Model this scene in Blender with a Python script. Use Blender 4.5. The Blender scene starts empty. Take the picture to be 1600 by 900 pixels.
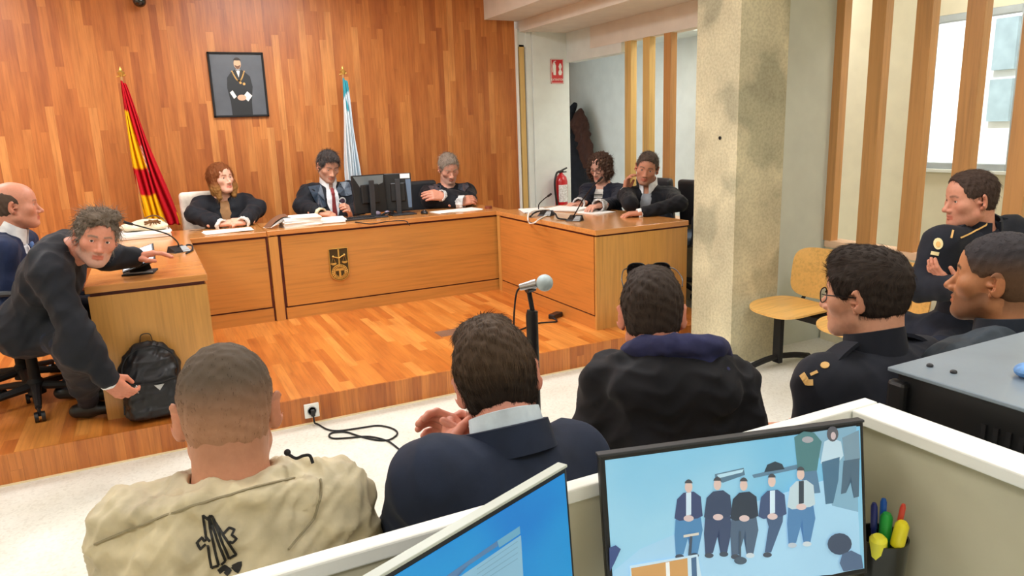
import bpy, bmesh, math, random
import numpy as np
from mathutils import Vector, Matrix, Euler
random.seed(7); rng = np.random.default_rng(11)
SC = bpy.context.scene; COL = SC.collection
R_ = math.radians

# ------------------------------------------------------------------ camera
CAMH = 1.6; FPX = 1130.0
def cam_rot(yaw, pitch, roll):
    cy, sy = math.cos(yaw), math.sin(yaw); cp, sp = math.cos(pitch), math.sin(pitch)
    F = np.array([sy*cp, cy*cp, -sp]); Rt = np.array([cy, -sy, 0.]); U = np.cross(Rt, F)
    cr, sr = math.cos(roll), math.sin(roll)
    return np.array([cr*Rt+sr*U, -sr*Rt+cr*U, -F]).T
CR = cam_rot(R_(26.2), R_(12.5), R_(-2.0))
def ray(px, py):
    v = CR @ np.array([px-800., -(py-450.), -FPX]); return v/np.linalg.norm(v)
C0 = np.array([0, 0, CAMH])
def A(px, py, dist): return C0 + dist*ray(px, py)
def AZ(px, py, z): r = ray(px, py); return C0 + (z-CAMH)/r[2]*r
def AY(px, py, y): r = ray(px, py); return C0 + y/r[1]*r
def AX(px, py, x): r = ray(px, py); return C0 + x/r[0]*r
cd = bpy.data.cameras.new('camera'); cam = bpy.data.objects.new('camera', cd); COL.objects.link(cam)
cd.sensor_width = 36; cd.lens = FPX/1600*36; cd.clip_start = .05; cd.clip_end = 100
M4 = Matrix([[CR[i][j] for j in range(3)]+[0] for i in range(3)]+[[0, 0, 0, 1]])
cam.matrix_world = Matrix.Translation((0, 0, CAMH)) @ M4
SC.camera = cam
SC.view_settings.view_transform = 'Standard'; SC.view_settings.look = 'None'
SC.view_settings.gamma = 1; SC.view_settings.use_curve_mapping = False

# ------------------------------------------------------------------ object helpers
def lin(c):
    return tuple((x/12.92 if x <= .04045 else ((x+.055)/1.055)**2.4) for x in [v/255 for v in c])
def tag(o, label=None, cat=None, group=None, kind=None):
    if label: o['label'] = label
    if cat: o['category'] = cat
    if group: o['group'] = group
    if kind: o['kind'] = kind
    return o
def empty(name, loc, label=None, cat=None, group=None):
    o = bpy.data.objects.new(name, None); COL.objects.link(o); o.location = loc
    o.empty_display_size = .1
    return tag(o, label, cat, group)
def link(name, me, parent=None):
    o = bpy.data.objects.new(name, me); COL.objects.link(o)
    if parent is not None:
        o.parent = parent; L = Vector((0, 0, 0)); q = parent
        while q is not None:
            L += q.location; q = q.parent if q.parent else None
        o.matrix_parent_inverse = Matrix.Translation(-L) if parent.type == 'EMPTY' else Matrix.Identity(4)
    return o
def mesh(name, V, F, m, parent=None, smooth=False, cols=None, origin=True):
    V = np.asarray(V, float)
    me = bpy.data.meshes.new(name)
    shift = np.zeros(3)
    if parent is None and len(V):
        shift = np.array([(V[:, 0].min()+V[:, 0].max())/2, (V[:, 1].min()+V[:, 1].max())/2, V[:, 2].min()])
    F = [list(map(int, f)) for f in F] if not isinstance(F, np.ndarray) else F.tolist()
    me.from_pydata((V-shift).tolist(), [], F)
    if smooth: me.polygons.foreach_set('use_smooth', [True]*len(me.polygons))
    if cols is not None:
        a = me.color_attributes.new('Col', 'FLOAT_COLOR', 'POINT')
        c = np.ones((len(V), 4)); c[:, :3] = cols; a.data.foreach_set('color', c.ravel())
    ms = m if isinstance(m, (list, tuple)) else [m]
    for x in ms: me.materials.append(x)
    me.update()
    o = link(name, me, parent)
    if parent is None: o.location = shift
    elif parent.type == 'MESH':      # sub-part of a mesh part
        Lp = Vector((0, 0, 0)); q = parent
        o.matrix_parent_inverse = parent.matrix_basis.inverted() if parent.parent is None else Matrix.Identity(4)
    return o
class MB:
    """collects shapes into one mesh"""
    def __init__(s): s.V = []; s.F = []; s.n = 0; s.mi = []; s.cur = 0; s.sm = []
    def add(s, V, F, smooth=False):
        V = np.asarray(V, float); s.V.append(V)
        for f in F: s.F.append([int(i)+s.n for i in f]); s.mi.append(s.cur); s.sm.append(smooth)
        s.n += len(V); return s
    def box(s, lo, hi, bev=0.0, rot=None, piv=None, seg=2):
        lo = np.array(lo, float); hi = np.array(hi, float); c = (lo+hi)/2; d = (hi-lo)
        bm = bmesh.new(); bmesh.ops.create_cube(bm, size=1)
        for v in bm.verts: v.co = Vector((v.co.x*d[0], v.co.y*d[1], v.co.z*d[2]))
        if bev > 0:
            bmesh.ops.bevel(bm, geom=bm.edges[:], offset=min(bev, min(d)*.49), segments=seg, affect='EDGES', profile=.5)
        bm.verts.index_update()
        V = np.array([v.co[:] for v in bm.verts]); F = [[v.index for v in f.verts] for f in bm.faces]; bm.free()
        if rot is not None:
            Rm = np.array(Euler(rot).to_matrix()) if not isinstance(rot, np.ndarray) else rot
            if piv is None: V = V@Rm.T + c
            else: V = (V+c-np.array(piv))@Rm.T + np.array(piv)
        else: V = V + c
        return s.add(V, F)
    def obox(s, c, size, Rm, bev=0.0, seg=2):
        h = np.array(size)/2
        b = MB(); b.box(-h, h, bev, seg=seg); V = np.concatenate(b.V)@np.asarray(Rm).T + np.array(c)
        return s.add(V, b.F)
    def prism(s, pts, o, u, v, w, t):
        """polygon pts in plane (o,u,v), extruded t along w"""
        o, u, v, w = map(lambda q: np.array(q, float), (o, u, v, w)); n = len(pts)
        a = np.array([o+p[0]*u+p[1]*v for p in pts]); V = np.concatenate([a, a+w*t])
        F = [list(range(n))[::-1], list(range(n, 2*n))]+[[i, (i+1) % n, n+(i+1) % n, n+i] for i in range(n)]
        if np.dot(np.cross(u, v), w)*t < 0: F = [f[::-1] for f in F]
        return s.add(V, F)
    def tube(s, pts, r, n=10, closed=False, flat=None, cap=True):
        P = np.array(pts, float); m = len(P)
        r = np.broadcast_to(np.array(r, float), (m,)) if np.ndim(r) <= 1 else r
        T = np.zeros_like(P)
        for i in range(m):
            a = P[(i+1) % m] if (closed or i < m-1) else P[i]; b = P[(i-1) % m] if (closed or i > 0) else P[i]
            T[i] = (a-b)/(np.linalg.norm(a-b)+1e-12)
        up = np.array(flat, float) if flat is not None else (np.array([0, 0, 1.]) if abs(T[0][2]) < .9 else np.array([1., 0, 0]))
        V = []; N = None
        for i in range(m):
            if flat is not None: N = up-T[i]*(up@T[i])
            else:
                N = (up if N is None else N); N = N-T[i]*(N@T[i])
            N = N/(np.linalg.norm(N)+1e-12); B = np.cross(T[i], N)
            for k in range(n):
                a = 2*math.pi*k/n; V.append(P[i]+r[i]*(math.cos(a)*N+math.sin(a)*B))
        F = []
        for i in range(m if closed else m-1):
            j = (i+1) % m
            for k in range(n): F.append([i*n+k, i*n+(k+1) % n, j*n+(k+1) % n, j*n+k])
        if cap and not closed: F += [list(range(n))[::-1], [(m-1)*n+k for k in range(n)]]
        return s.add(V, F, True)
    def band(s, pts, wid, thk, wdir, closed=False):
        """flat band: width along wdir[i], thickness across"""
        P = np.array(pts, float); m = len(P); W = np.broadcast_to(np.array(wdir, float), (m, 3)); V = []
        wid = np.broadcast_to(np.array(wid, float), (m,))
        for i in range(m):
            a = P[(i+1) % m] if (closed or i < m-1) else P[i]; b = P[(i-1) % m] if (closed or i > 0) else P[i]
            T = (a-b)/(np.linalg.norm(a-b)+1e-12); w = W[i]-T*(W[i]@T); w /= np.linalg.norm(w)+1e-12; B = np.cross(T, w)
            for p, q in ((-1, -1), (1, -1), (1, 1), (-1, 1)): V.append(P[i]+p*w*wid[i]/2+q*B*thk/2)
        F = []
        for i in range(m if closed else m-1):
            j = (i+1) % m
            for k in range(4): F.append([i*4+k, i*4+(k+1) % 4, j*4+(k+1) % 4, j*4+k])
        if not closed: F += [[3, 2, 1, 0], [(m-1)*4+k for k in range(4)]]
        return s.add(V, F)
    def lathe(s, prof, c=(0, 0, 0), ax=(0, 0, 1), n=24, cap=True):
        ax = np.array(ax, float); ax /= np.linalg.norm(ax); t = np.array([1., 0, 0]) if abs(ax[0]) < .9 else np.array([0, 1., 0])
        u = np.cross(ax, t); u /= np.linalg.norm(u); v = np.cross(ax, u); V = []; c = np.array(c, float)
        for r, h in prof:
            for k in range(n): a = 2*math.pi*k/n; V.append(c+ax*h+r*(math.cos(a)*u+math.sin(a)*v))
        F = []
        for i in range(len(prof)-1):
            for k in range(n): F.append([i*n+k, i*n+(k+1) % n, (i+1)*n+(k+1) % n, (i+1)*n+k])
        if cap: F += [list(range(n))[::-1], [(len(prof)-1)*n+k for k in range(n)]]
        return s.add(V, F, True)
    def sphere(s, c, r, n=16, sc=(1, 1, 1), Rm=None):
        prof = [(math.sin(math.pi*i/n)*r+1e-6, -math.cos(math.pi*i/n)*r) for i in range(n+1)]
        b = MB().lathe(prof, n=n*2, cap=False); V = b.V[0]*np.array(sc)
        if Rm is not None: V = V@np.asarray(Rm).T
        return s.add(V+np.array(c), b.F, True)
    def build(s, name, m, parent=None, smooth=None, auto=True):
        V = np.concatenate(s.V) if s.V else np.zeros((0, 3))
        o = mesh(name, V, s.F, m, parent)
        if len(s.V):
            sm = s.sm if smooth is None else [smooth]*len(s.F)
            o.data.polygons.foreach_set('use_smooth', sm)
            o.data.polygons.foreach_set('material_index', s.mi)
            if any(sm):
                bm = bmesh.new(); bm.from_mesh(o.data)
                bmesh.ops.recalc_face_normals(bm, faces=bm.faces[:])
                for e in bm.edges:
                    if len(e.link_faces) == 2 and e.calc_face_angle(0) > .6: e.smooth = False
                bm.to_mesh(o.data); bm.free()
            else:
                bm = bmesh.new(); bm.from_mesh(o.data); bmesh.ops.recalc_face_normals(bm, faces=bm.faces[:]); bm.to_mesh(o.data); bm.free()
        return o
def spline(pts, n=12, closed=False):
    P = np.array(pts, float); m = len(P); out = []
    rngi = range(m) if closed else range(m-1)
    for i in rngi:
        p0 = P[(i-1) % m] if (closed or i > 0) else 2*P[0]-P[1]; p1 = P[i]; p2 = P[(i+1) % m]
        p3 = P[(i+2) % m] if (closed or i < m-2) else 2*P[-1]-P[-2]
        for k in range(n):
            t = k/n; out.append(.5*((2*p1)+(-p0+p2)*t+(2*p0-5*p1+4*p2-p3)*t*t+(-p0+3*p1-3*p2+p3)*t**3))
    if not closed: out.append(P[-1])
    return np.array(out)
def copy_tree(o, parent=None, keep=True):
    c = o.copy(); COL.objects.link(c)
    if parent is not None: c.parent = parent
    for ch in [x for x in bpy.data.objects if x.parent == o]: copy_tree(ch, c)
    return c

# ------------------------------------------------------------------ materials
def newmat(name):
    m = bpy.data.materials.new(name); m.use_nodes = True
    return m, m.node_tree, m.node_tree.nodes['Principled BSDF']
class NB:
    def __init__(s, nt): s.nt = nt; s.N = nt.nodes; s.L = nt.links
    def n(s, t, **k):
        x = s.N.new(t)
        for a, b in k.items(): setattr(x, a, b)
        return x
    def val(s, sock, v):
        if hasattr(v, 'default_value') or hasattr(v, 'is_linked'): s.L.new(v, sock)
        else: sock.default_value = v
    def math(s, op, a, b=0.0, c=None, clamp=False):
        x = s.n('ShaderNodeMath', operation=op); x.use_clamp = clamp
        s.val(x.inputs[0], a); s.val(x.inputs[1], b)
        if c is not None: s.val(x.inputs[2], c)
        return x.outputs[0]
    def comb(s, x, y, z):
        c = s.n('ShaderNodeCombineXYZ'); s.val(c.inputs[0], x); s.val(c.inputs[1], y); s.val(c.inputs[2], z); return c.outputs[0]
    def noise(s, vec, scale, detail=4, rough=.5):
        x = s.n('ShaderNodeTexNoise'); x.inputs['Scale'].default_value = scale; x.inputs['Detail'].default_value = detail
        x.inputs['Roughness'].default_value = rough
        if vec is not None: s.L.new(vec, x.inputs['Vector'])
        return x.outputs['Fac']
    def ramp(s, fac, stops):
        x = s.n('ShaderNodeValToRGB'); e = x.color_ramp.elements
        while len(e) < len(stops): e.new(.5)
        for i, (p, c) in enumerate(stops): e[i].position = p; e[i].color = (*lin(c), 1)
        s.L.new(fac, x.inputs[0]); return x.outputs[0]
    def mix(s, f, a, b, mode='MIX'):
        x = s.n('ShaderNodeMix', data_type='RGBA', blend_type=mode)
        s.val(x.inputs[0], f); 
        for sock, v in ((x.inputs[6], a), (x.inputs[7], b)):
            if isinstance(v, tuple): sock.default_value = (*v[:3], 1)
            else: s.L.new(v, sock)
        return x.outputs[2]
    def bump(s, h, strength, dist, bsdf):
        x = s.n('ShaderNodeBump'); x.inputs['Strength'].default_value = strength; x.inputs['Distance'].default_value = dist
        s.L.new(h, x.inputs['Height']); s.L.new(x.outputs[0], bsdf.inputs['Normal'])
def plain(name, c, rough=.5, metal=0, var=.06, vs=6, bump=0, bs=60, bd=.002, spec=.5, coat=0, emis=None, sheen=0):
    m, nt, b = newmat(name); q = NB(nt)
    co = q.n('ShaderNodeTexCoord').outputs['Object']
    c1 = tuple(max(0, v*(1-var)) for v in c); c2 = tuple(min(255, v*(1+var)) for v in c)
    col = q.ramp(q.noise(co, vs, 5), [(.3, c1), (.7, c2)])
    nt.links.new(col, b.inputs['Base Color']); b.inputs['Roughness'].default_value = rough; b.inputs['Metallic'].default_value = metal
    b.inputs['Specular IOR Level'].default_value = spec; b.inputs['Coat Weight'].default_value = coat
    b.inputs['Coat Roughness'].default_value = .15
    if sheen: b.inputs['Sheen Weight'].default_value = sheen; b.inputs['Sheen Roughness'].default_value = .5
    if bump: q.bump(q.noise(co, bs, 6), bump, bd, b)
    if emis: b.inputs['Emission Color'].default_value = (*lin(c), 1); b.inputs['Emission Strength'].default_value = emis
    return m
def planks(name, ua, va, w, L, stops, rough=.35, coat=.3, gap=.0015, grain=.5):
    """ua/va: index of object axis across / along the planks (world coordinates)"""
    m, nt, b = newmat(name); q = NB(nt)
    g = q.n('ShaderNodeNewGeometry').outputs['Position']; sp = q.n('ShaderNodeSeparateXYZ'); nt.links.new(g, sp.inputs[0])
    u = sp.outputs[ua]; v = sp.outputs[va]; un = q.math('DIVIDE', u, w); ci = q.math('FLOOR', un)
    wn = q.n('ShaderNodeTexWhiteNoise', noise_dimensions='1D'); nt.links.new(ci, wn.inputs['W'])
    vn = q.math('ADD', q.math('DIVIDE', v, L), q.math('MULTIPLY', wn.outputs['Value'], 7.3)); ri = q.math('FLOOR', vn)
    w2 = q.n('ShaderNodeTexWhiteNoise', noise_dimensions='2D'); nt.links.new(q.comb(ci, ri, 0.0), w2.inputs['Vector'])
    base = q.ramp(w2.outputs['Value'], stops)
    s1 = [0, 0, 0]; s1[ua] = 1
    vec = q.comb(q.math('MULTIPLY', u, 60.0), q.math('ADD', q.math('MULTIPLY', v, 3.0), q.math('MULTIPLY', w2.outputs['Value'], 40.0)), 0.0)
    gr = q.noise(vec, 1.0, 6, .6)
    gc = q.ramp(gr, [(.25, (150, 120, 95)), (.55, (255, 255, 255)), (.8, (255, 238, 215))])
    col = q.mix(grain, base, gc, 'MULTIPLY')
    big = q.noise(q.comb(q.math('MULTIPLY', u, 14.0), q.math('MULTIPLY', v, 2.2), w2.outputs['Value']), 1.0, 3)
    col = q.mix(.35, col, q.ramp(big, [(.35, (185, 150, 120)), (.6, (255, 255, 255))]), 'MULTIPLY')
    fu = q.math('FRACT', un); fv = q.math('FRACT', vn)
    e1 = q.math('LESS_THAN', fu, gap/w); e2 = q.math('LESS_THAN', fv, gap/L); e = q.math('MAXIMUM', e1, e2)
    col = q.mix(q.math('MULTIPLY', e, .55), col, lin((70, 30, 10)))
    nt.links.new(col, b.inputs['Base Color']); b.inputs['Roughness'].default_value = rough
    b.inputs['Coat Weight'].default_value = coat; b.inputs['Coat Roughness'].default_value = .2
    q.bump(q.math('SUBTRACT', gr, q.math('MULTIPLY', e, 3.0)), .12, .001, b)
    return m
def veneer(name, c, ax, rough=.35, coat=.25, k=.075, freq=(2.5, 60)):
    """wood grain running along axis ax"""
    m, nt, b = newmat(name); q = NB(nt)
    g = q.n('ShaderNodeNewGeometry').outputs['Position']; sp = q.n('ShaderNodeSeparateXYZ'); nt.links.new(g, sp.inputs[0])
    s = [freq[1]]*3; s[ax] = freq[0]
    vec = q.comb(*[q.math('MULTIPLY', sp.outputs[i], float(s[i])) for i in range(3)])
    n1 = q.noise(vec, 1.0, 5, .55)
    s = [7.]*3; s[ax] = 1.1
    vec2 = q.comb(*[q.math('MULTIPLY', sp.outputs[i], float(s[i])) for i in range(3)])
    n2 = q.noise(vec2, 1.0, 3, .5)
    cd_ = tuple(v*(1-k*2.0) for v in c); cl = tuple(min(255, v*(1+k*.7)) for v in c)
    col = q.ramp(q.math('ADD', q.math('MULTIPLY', n1, .6), q.math('MULTIPLY', n2, .4)), [(.28, cd_), (.5, c), (.75, cl)])
    nt.links.new(col, b.inputs['Base Color']); b.inputs['Roughness'].default_value = rough
    b.inputs['Coat Weight'].default_value = coat; b.inputs['Coat Roughness'].default_value = .15
    q.bump(n1, .06, .0008, b)
    return m
def attrmat(name, rough=.55, spec=.4, bump=0, bs=200, bd=.0006, sss=0, sheen=0, aniso=None, coat=0):
    m, nt, b = newmat(name); q = NB(nt)
    a = q.n('ShaderNodeAttribute'); a.attribute_name = 'Col'
    co = q.n('ShaderNodeTexCoord').outputs['Object']
    n = q.noise(co, 90, 4)
    col = q.mix(.35, a.outputs['Color'], q.ramp(n, [(.3, (225, 215, 210)), (.7, (255, 255, 255))]), 'MULTIPLY')
    nt.links.new(col, b.inputs['Base Color']); b.inputs['Roughness'].default_value = rough; b.inputs['Specular IOR Level'].default_value = spec
    if sss:
        b.inputs['Subsurface Weight'].default_value = sss; b.inputs['Subsurface Radius'].default_value = (1, .35, .2); b.inputs['Subsurface Scale'].default_value = .006
    if sheen: b.inputs['Sheen Weight'].default_value = sheen
    if bump: q.bump(q.noise(co, bs, 5), bump, bd, b)
    return m
def fabric(name, c, rough=.85, weave=900, fold=.35, var=.12, sheen=.04, spec=.2, fs=9, fd=.012):
    m, nt, b = newmat(name); q = NB(nt)
    co = q.n('ShaderNodeTexCoord').outputs['Object']
    n = q.noise(co, 14, 5); c1 = tuple(v*(1-var) for v in c); c2 = tuple(min(255, v*(1+var)) for v in c)
    nt.links.new(q.ramp(n, [(.3, c1), (.7, c2)]), b.inputs['Base Color'])
    b.inputs['Roughness'].default_value = rough; b.inputs['Sheen Weight'].default_value = sheen; b.inputs['Specular IOR Level'].default_value = spec
    h = q.math('ADD', q.math('MULTIPLY', q.noise(co, fs, 3, .45), 1.0), q.math('MULTIPLY', q.noise(co, weave, 2), .03))
    q.bump(h, fold, fd, b)
    return m
# ------------------------------------------------------------------ shared materials
M = {}
M['wallwood'] = planks('plank_wall', 0, 2, .062, .85, [(0, (178, 102, 48)), (.3, (192, 115, 54)), (.6, (201, 124, 60)), (.85, (209, 134, 67)), (1, (220, 150, 82))], rough=.4, coat=.12, gap=.0006, grain=.4)
M['deckwood'] = planks('plank_deck', 0, 1, .062, .75, [(0, (190, 106, 42)), (.3, (206, 122, 50)), (.6, (216, 134, 58)), (1, (228, 152, 74))], rough=.28, coat=.3, gap=.0006, grain=.4)
M['riserwood'] = planks('plank_riser', 0, 2, .055, 3.0, [(0, (176, 98, 38)), (.4, (196, 114, 46)), (1, (212, 132, 60))], rough=.35, coat=.2, gap=.001, grain=.5)
M['ven_h'] = veneer('veneer_horizontal', (198, 138, 66), 0)
M['ven_hy'] = veneer('veneer_horizontal_side', (198, 126, 58), 1)
M['ven_v'] = veneer('veneer_vertical', (202, 146, 74), 2)
M['ven_top'] = veneer('veneer_top', (206, 140, 76), 0, rough=.22, coat=.5)
M['groove'] = plain('dark_groove', (84, 26, 14), .5, var=.1)
M['white'] = plain('white_paint', (224, 230, 224), .7, var=.02)
M['cream'] = plain('cream_paint', (222, 216, 190), .75, var=.02)
M['pale'] = plain('pale_green_paint', (212, 218, 206), .75, var=.02)
M['ceil'] = plain('ceiling_paint', (226, 218, 204), .8, var=.02)
M['post'] = veneer('post_wood', (192, 140, 84), 2, rough=.45, coat=.1)
M['postl'] = veneer('post_wood_light', (214, 178, 108), 2, rough=.45, coat=.1)
M['black'] = plain('black_plastic', (22, 22, 24), .4, var=.1)
M['blackm'] = plain('black_matte', (16, 16, 18), .75, var=.1)
M['dark'] = plain('charcoal_plastic', (44, 46, 50), .5, var=.1)
M['grey'] = plain('grey_plastic', (150, 152, 152), .45)
M['silver'] = plain('silver_metal', (190, 190, 192), .25, metal=.9)
M['whitep'] = plain('white_plastic', (236, 236, 230), .4, var=.02)
M['paper'] = plain('paper', (240, 240, 236), .85, var=.02)
M['paper2'] = plain('paper_grey', (206, 208, 206), .85, var=.04)
M['red'] = plain('red_paint', (196, 20, 34), .3, var=.05, coat=.4)
M['gold'] = plain('gold_metal', (214, 176, 92), .35, metal=.6)
M['cloth_black'] = fabric('black_robe_cloth', (26, 28, 34), rough=.7, sheen=.05)

def floor_mat():
    m, nt, b = newmat('terrazzo'); q = NB(nt); co = q.n('ShaderNodeNewGeometry').outputs['Position']
    v = q.n('ShaderNodeTexVoronoi'); v.inputs['Scale'].default_value = 90; nt.links.new(co, v.inputs['Vector'])
    c1 = q.ramp(v.outputs['Color'], [(.15, (196, 192, 178)), (.4, (214, 212, 200)), (.9, (224, 222, 210))])
    c2 = q.mix(.5, c1, q.ramp(q.noise(co, 2.5, 6), [(.35, (212, 208, 192)), (.65, (236, 236, 228))]))
    nt.links.new(c2, b.inputs['Base Color']); b.inputs['Roughness'].default_value = .35
    return m
def concrete(name, c):
    m, nt, b = newmat(name); q = NB(nt); co = q.n('ShaderNodeNewGeometry').outputs['Position']
    n = q.noise(co, 3, 5, .5); n2 = q.noise(co, 60, 4); d1 = tuple(v*.9 for v in c); d2 = tuple(min(255, v*1.1) for v in c)
    col = q.ramp(n, [(.3, d1), (.5, c), (.72, d2)])
    blot = q.ramp(q.noise(co, 2.2, 3, .4), [(.56, (255, 255, 255)), (.62, (190, 196, 196))])
    col = q.mix(.6, col, blot, 'MULTIPLY')
    col = q.mix(.25, col, q.ramp(n2, [(.35, (150, 145, 130)), (.6, (255, 255, 255))]), 'MULTIPLY')
    nt.links.new(col, b.inputs['Base Color']); b.inputs['Roughness'].default_value = .85
    q.bump(q.math('ADD', n, q.math('MULTIPLY', n2, .4)), .5, .006, b); return m

# ------------------------------------------------------------------ setting
def S(name, mb, m): return tag(mb.build(name, m), kind='structure')
HP = .156; PY = 3.97; WY = 7.2; PX = 4.29
S('floor', MB().box((-4, -2.4, -.06), (8.5, 9.4, 0)), floor_mat())
S('platform', MB().box((-4, PY+.012, 0), (3.72, WY, HP)), M['deckwood'])
S('trim_1', MB().box((-4, PY, .006), (3.72, PY+.012, HP+.001)), M['riserwood'])
S('trim_2', MB().box((-4, PY-.006, 0), (3.72, PY, .008)), plain('pale_strip', (236, 214, 170), .5))
S('wall_back', MB().box((-4, WY, 0), (3.675, WY+.12, 3.1)), M['wallwood'])
S('wall_left', MB().box((-4.1, -2.4, 0), (-4, WY+.1, 3.1)), M['cream'])
S('wall_front', MB().box((-4, -2.5, 0), (8.5, -2.4, 3.1)), M['cream'])
S('ceiling', MB().box((-4, -2.4, 3.1), (3.4, 9.4, 3.2)), M['ceil'])
# stepped soffits running towards the viewer
S('ceiling_soffit', MB().box((3.33, -2.4, 2.70), (3.735, WY+.05, 3.12)), M['ceil'])
S('ceiling_bulkhead', MB().box((3.735, -2.4, 2.59), (4.62, 9.4, 3.12)), M['ceil'])
S('ceiling_side', MB().box((4.3, -2.4, 2.95), (5.4, 6.2, 3.05)).box((4.3, 6.2, 2.95), (5.7, 9.4, 3.05)), M['white'])
# glazed slot between the wood wall and the white wall
S('trim_3', MB().box((3.675, WY-.02, 0), (3.70, WY+.1, 2.62)), M['whitep'])
tag(MB().box((3.725, WY, 0), (3.785, WY+.09, 2.46)).build('timber_post', M['postl']), 'pale timber post in the narrow glazed slot right of the plank wall', 'post')
S('trim_4', MB().box((3.80, WY-.02, 0), (3.865, WY+.12, 2.6)), M['white'])
S('wall_slot', MB().box((3.66, WY+.75, 0), (3.9, WY+.8, 2.7)), M['white'])
S('wall_slot_header', MB().box((3.675, WY+.0, 2.44), (3.86, WY+.1, 2.62)), M['white'])
S('wall_right', MB().box((3.868, WY-.04, 0), (PX+.03, WY+.14, 2.6)), M['white'])
# header over the post screen
S('wall_header', MB().box((PX, 3.55, 2.375), (PX+.12, 6.68, 2.6)), M['ceil'])
S('wall_lintel', MB().box((PX, 6.68, 2.28), (PX+.12, WY-.04, 2.6)).box((PX, 6.12, 2.28), (PX+.12, 6.68, 2.374)), M['white'])
S('wall_corridor', MB().box((5.62, 6.1, 0), (5.7, 9.4, 2.7)), M['white'])
S('wall_corridor_end', MB().box((PX, 9.3, 0), (5.62, 9.38, 2.7)), plain('grey_paint', (120, 116, 106), .8))
S('ceiling_corridor', MB().box((PX+.13, 6.2, 2.52), (5.62, 9.3, 2.58)), M['white'])
# screen of posts over a low wall
S('wall_low', MB().box((PX+.005, -2.4, 0), (PX+.12, 3.6, .69)).box((PX+.005, 4.1, 0), (PX+.12, 6.12, .69)), M['cream'])
S('trim_5', MB().box((PX-.01, -2.4, .69), (PX+.13, 3.6, .735)).box((PX-.01, 4.1, .69), (PX+.13, 6.12, .735)), plain('pale_rail', (226, 190, 158), .5))
k = 0
posts = [3.66-.31*i for i in range(0, 7)]
names = ['first timber post right of the white stub wall beside the concrete pillar', 'second timber post right of the concrete pillar, cream wall behind it',
         'third timber post from the concrete pillar, crossing the left side of the window', 'timber post crossing the middle of the window behind the older officer',
         'rightmost timber post, at the right edge of the window', 'timber post beyond the right edge of the window', 'timber post farthest towards the viewer']
for i, y in enumerate(posts[:5]):
    tag(MB().box((PX, y-.105, .735), (PX+.07, y, 2.95), .002).build('timber_post', M['post']), names[i], 'post', 'timber posts of the screen on the right')
for i, (y, l) in enumerate([(6.07, 'leftmost of the three pale posts left of the concrete pillar'), (5.78, 'middle of the three pale posts left of the concrete pillar'), (5.47, 'timber post nearest the left side of the concrete pillar')]):
    tag(MB().box((PX+.005, y-.1, .735), (PX+.075, y+.0, 2.38), .002).build('timber_post', M['postl'] if i < 2 else M['post']), l, 'post', 'pale posts left of the pillar')
S('wall_stub', MB().box((3.62, 3.62, 0), (PX+.13, 4.1, 3.04)), M['pale'])
# side room with the window
S('wall_side', MB().box((5.3, -2.4, 0), (5.4, 2.965, 2.95)).box((5.3, 3.645, 0), (5.4, 6.1, 2.95)).box((5.3, 2.965, 0), (5.4, 3.645, 1.19)).box((5.3, 2.965, 2.285), (5.4, 3.645, 2.95)), M['cream'])
w = empty('window_1', (5.35, 3.3, 1.2)); tag(w, kind='structure')
b = MB()
for lo, hi in [((5.3, 2.965, 1.19), (5.37, 3.0, 2.285)), ((5.3, 3.61, 1.19), (5.37, 3.645, 2.285)), ((5.3, 3.0, 1.19), (5.37, 3.61, 1.235)), ((5.3, 3.0, 2.235), (5.37, 3.61, 2.285))]: b.box(lo, hi, .004)
b.build('window_frame', plain('grey_frame', (172, 182, 186), .4), w)
b = MB().box((5.27, 2.95, 1.165), (5.33, 3.66, 1.19), .003); b.build('window_sill', M['white'], w)
gm, nt, bb = newmat('window_glass'); bb.inputs['Transmission Weight'].default_value = 1; bb.inputs['Roughness'].default_value = 0; bb.inputs['IOR'].default_value = 1.05
MB().box((5.338, 3.0, 1.235), (5.342, 3.61, 2.235)).build('pane', gm, w)
# building across the street, lit by the daylight
bo = empty('building', (7.9, 2.4, 0), 'pale facade with grey shuttered window seen through the bright window', 'building')
pf = plain('pale_facade', (246, 244, 240), .9, var=.02)
MB().box((7.9, 0, 0), (8.1, 7.5, 4.5)).build('wall', pf, bo)
sh = plain('grey_shutter', (150, 168, 172), .7)
wa, wb, wc_, wd_ = AX(1540, 190, 7.84), AX(1582, 122, 7.84), AX(1550, 110, 7.84), AX(1588, 25, 7.84)
MB().box((7.84, wb[1], wa[2]), (7.9, wa[1], wb[2])).build('window', sh, bo)
MB().box((7.84, wb[1], wc_[2]), (7.9, wa[1], wd_[2])).build('window', sh, bo)

# concrete pillar
pil = MB().box((3.3, 3.47, 0), (3.70, 3.86, 2.72))
pil.box((3.3, 3.47, 2.7), (3.7, 3.86, 3.1))
S('column', pil, concrete('pillar_concrete', (204, 196, 164)))
tag(MB().lathe([(.011, 0), (.011, .004), (.005, .005), (.005, .001)], (3.298, 3.62, 1.49), (-1, 0, 0)).build('anchor_hole', M['blackm']), 'small dark anchor plug in the left face of the concrete pillar', 'anchor plug')

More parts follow.
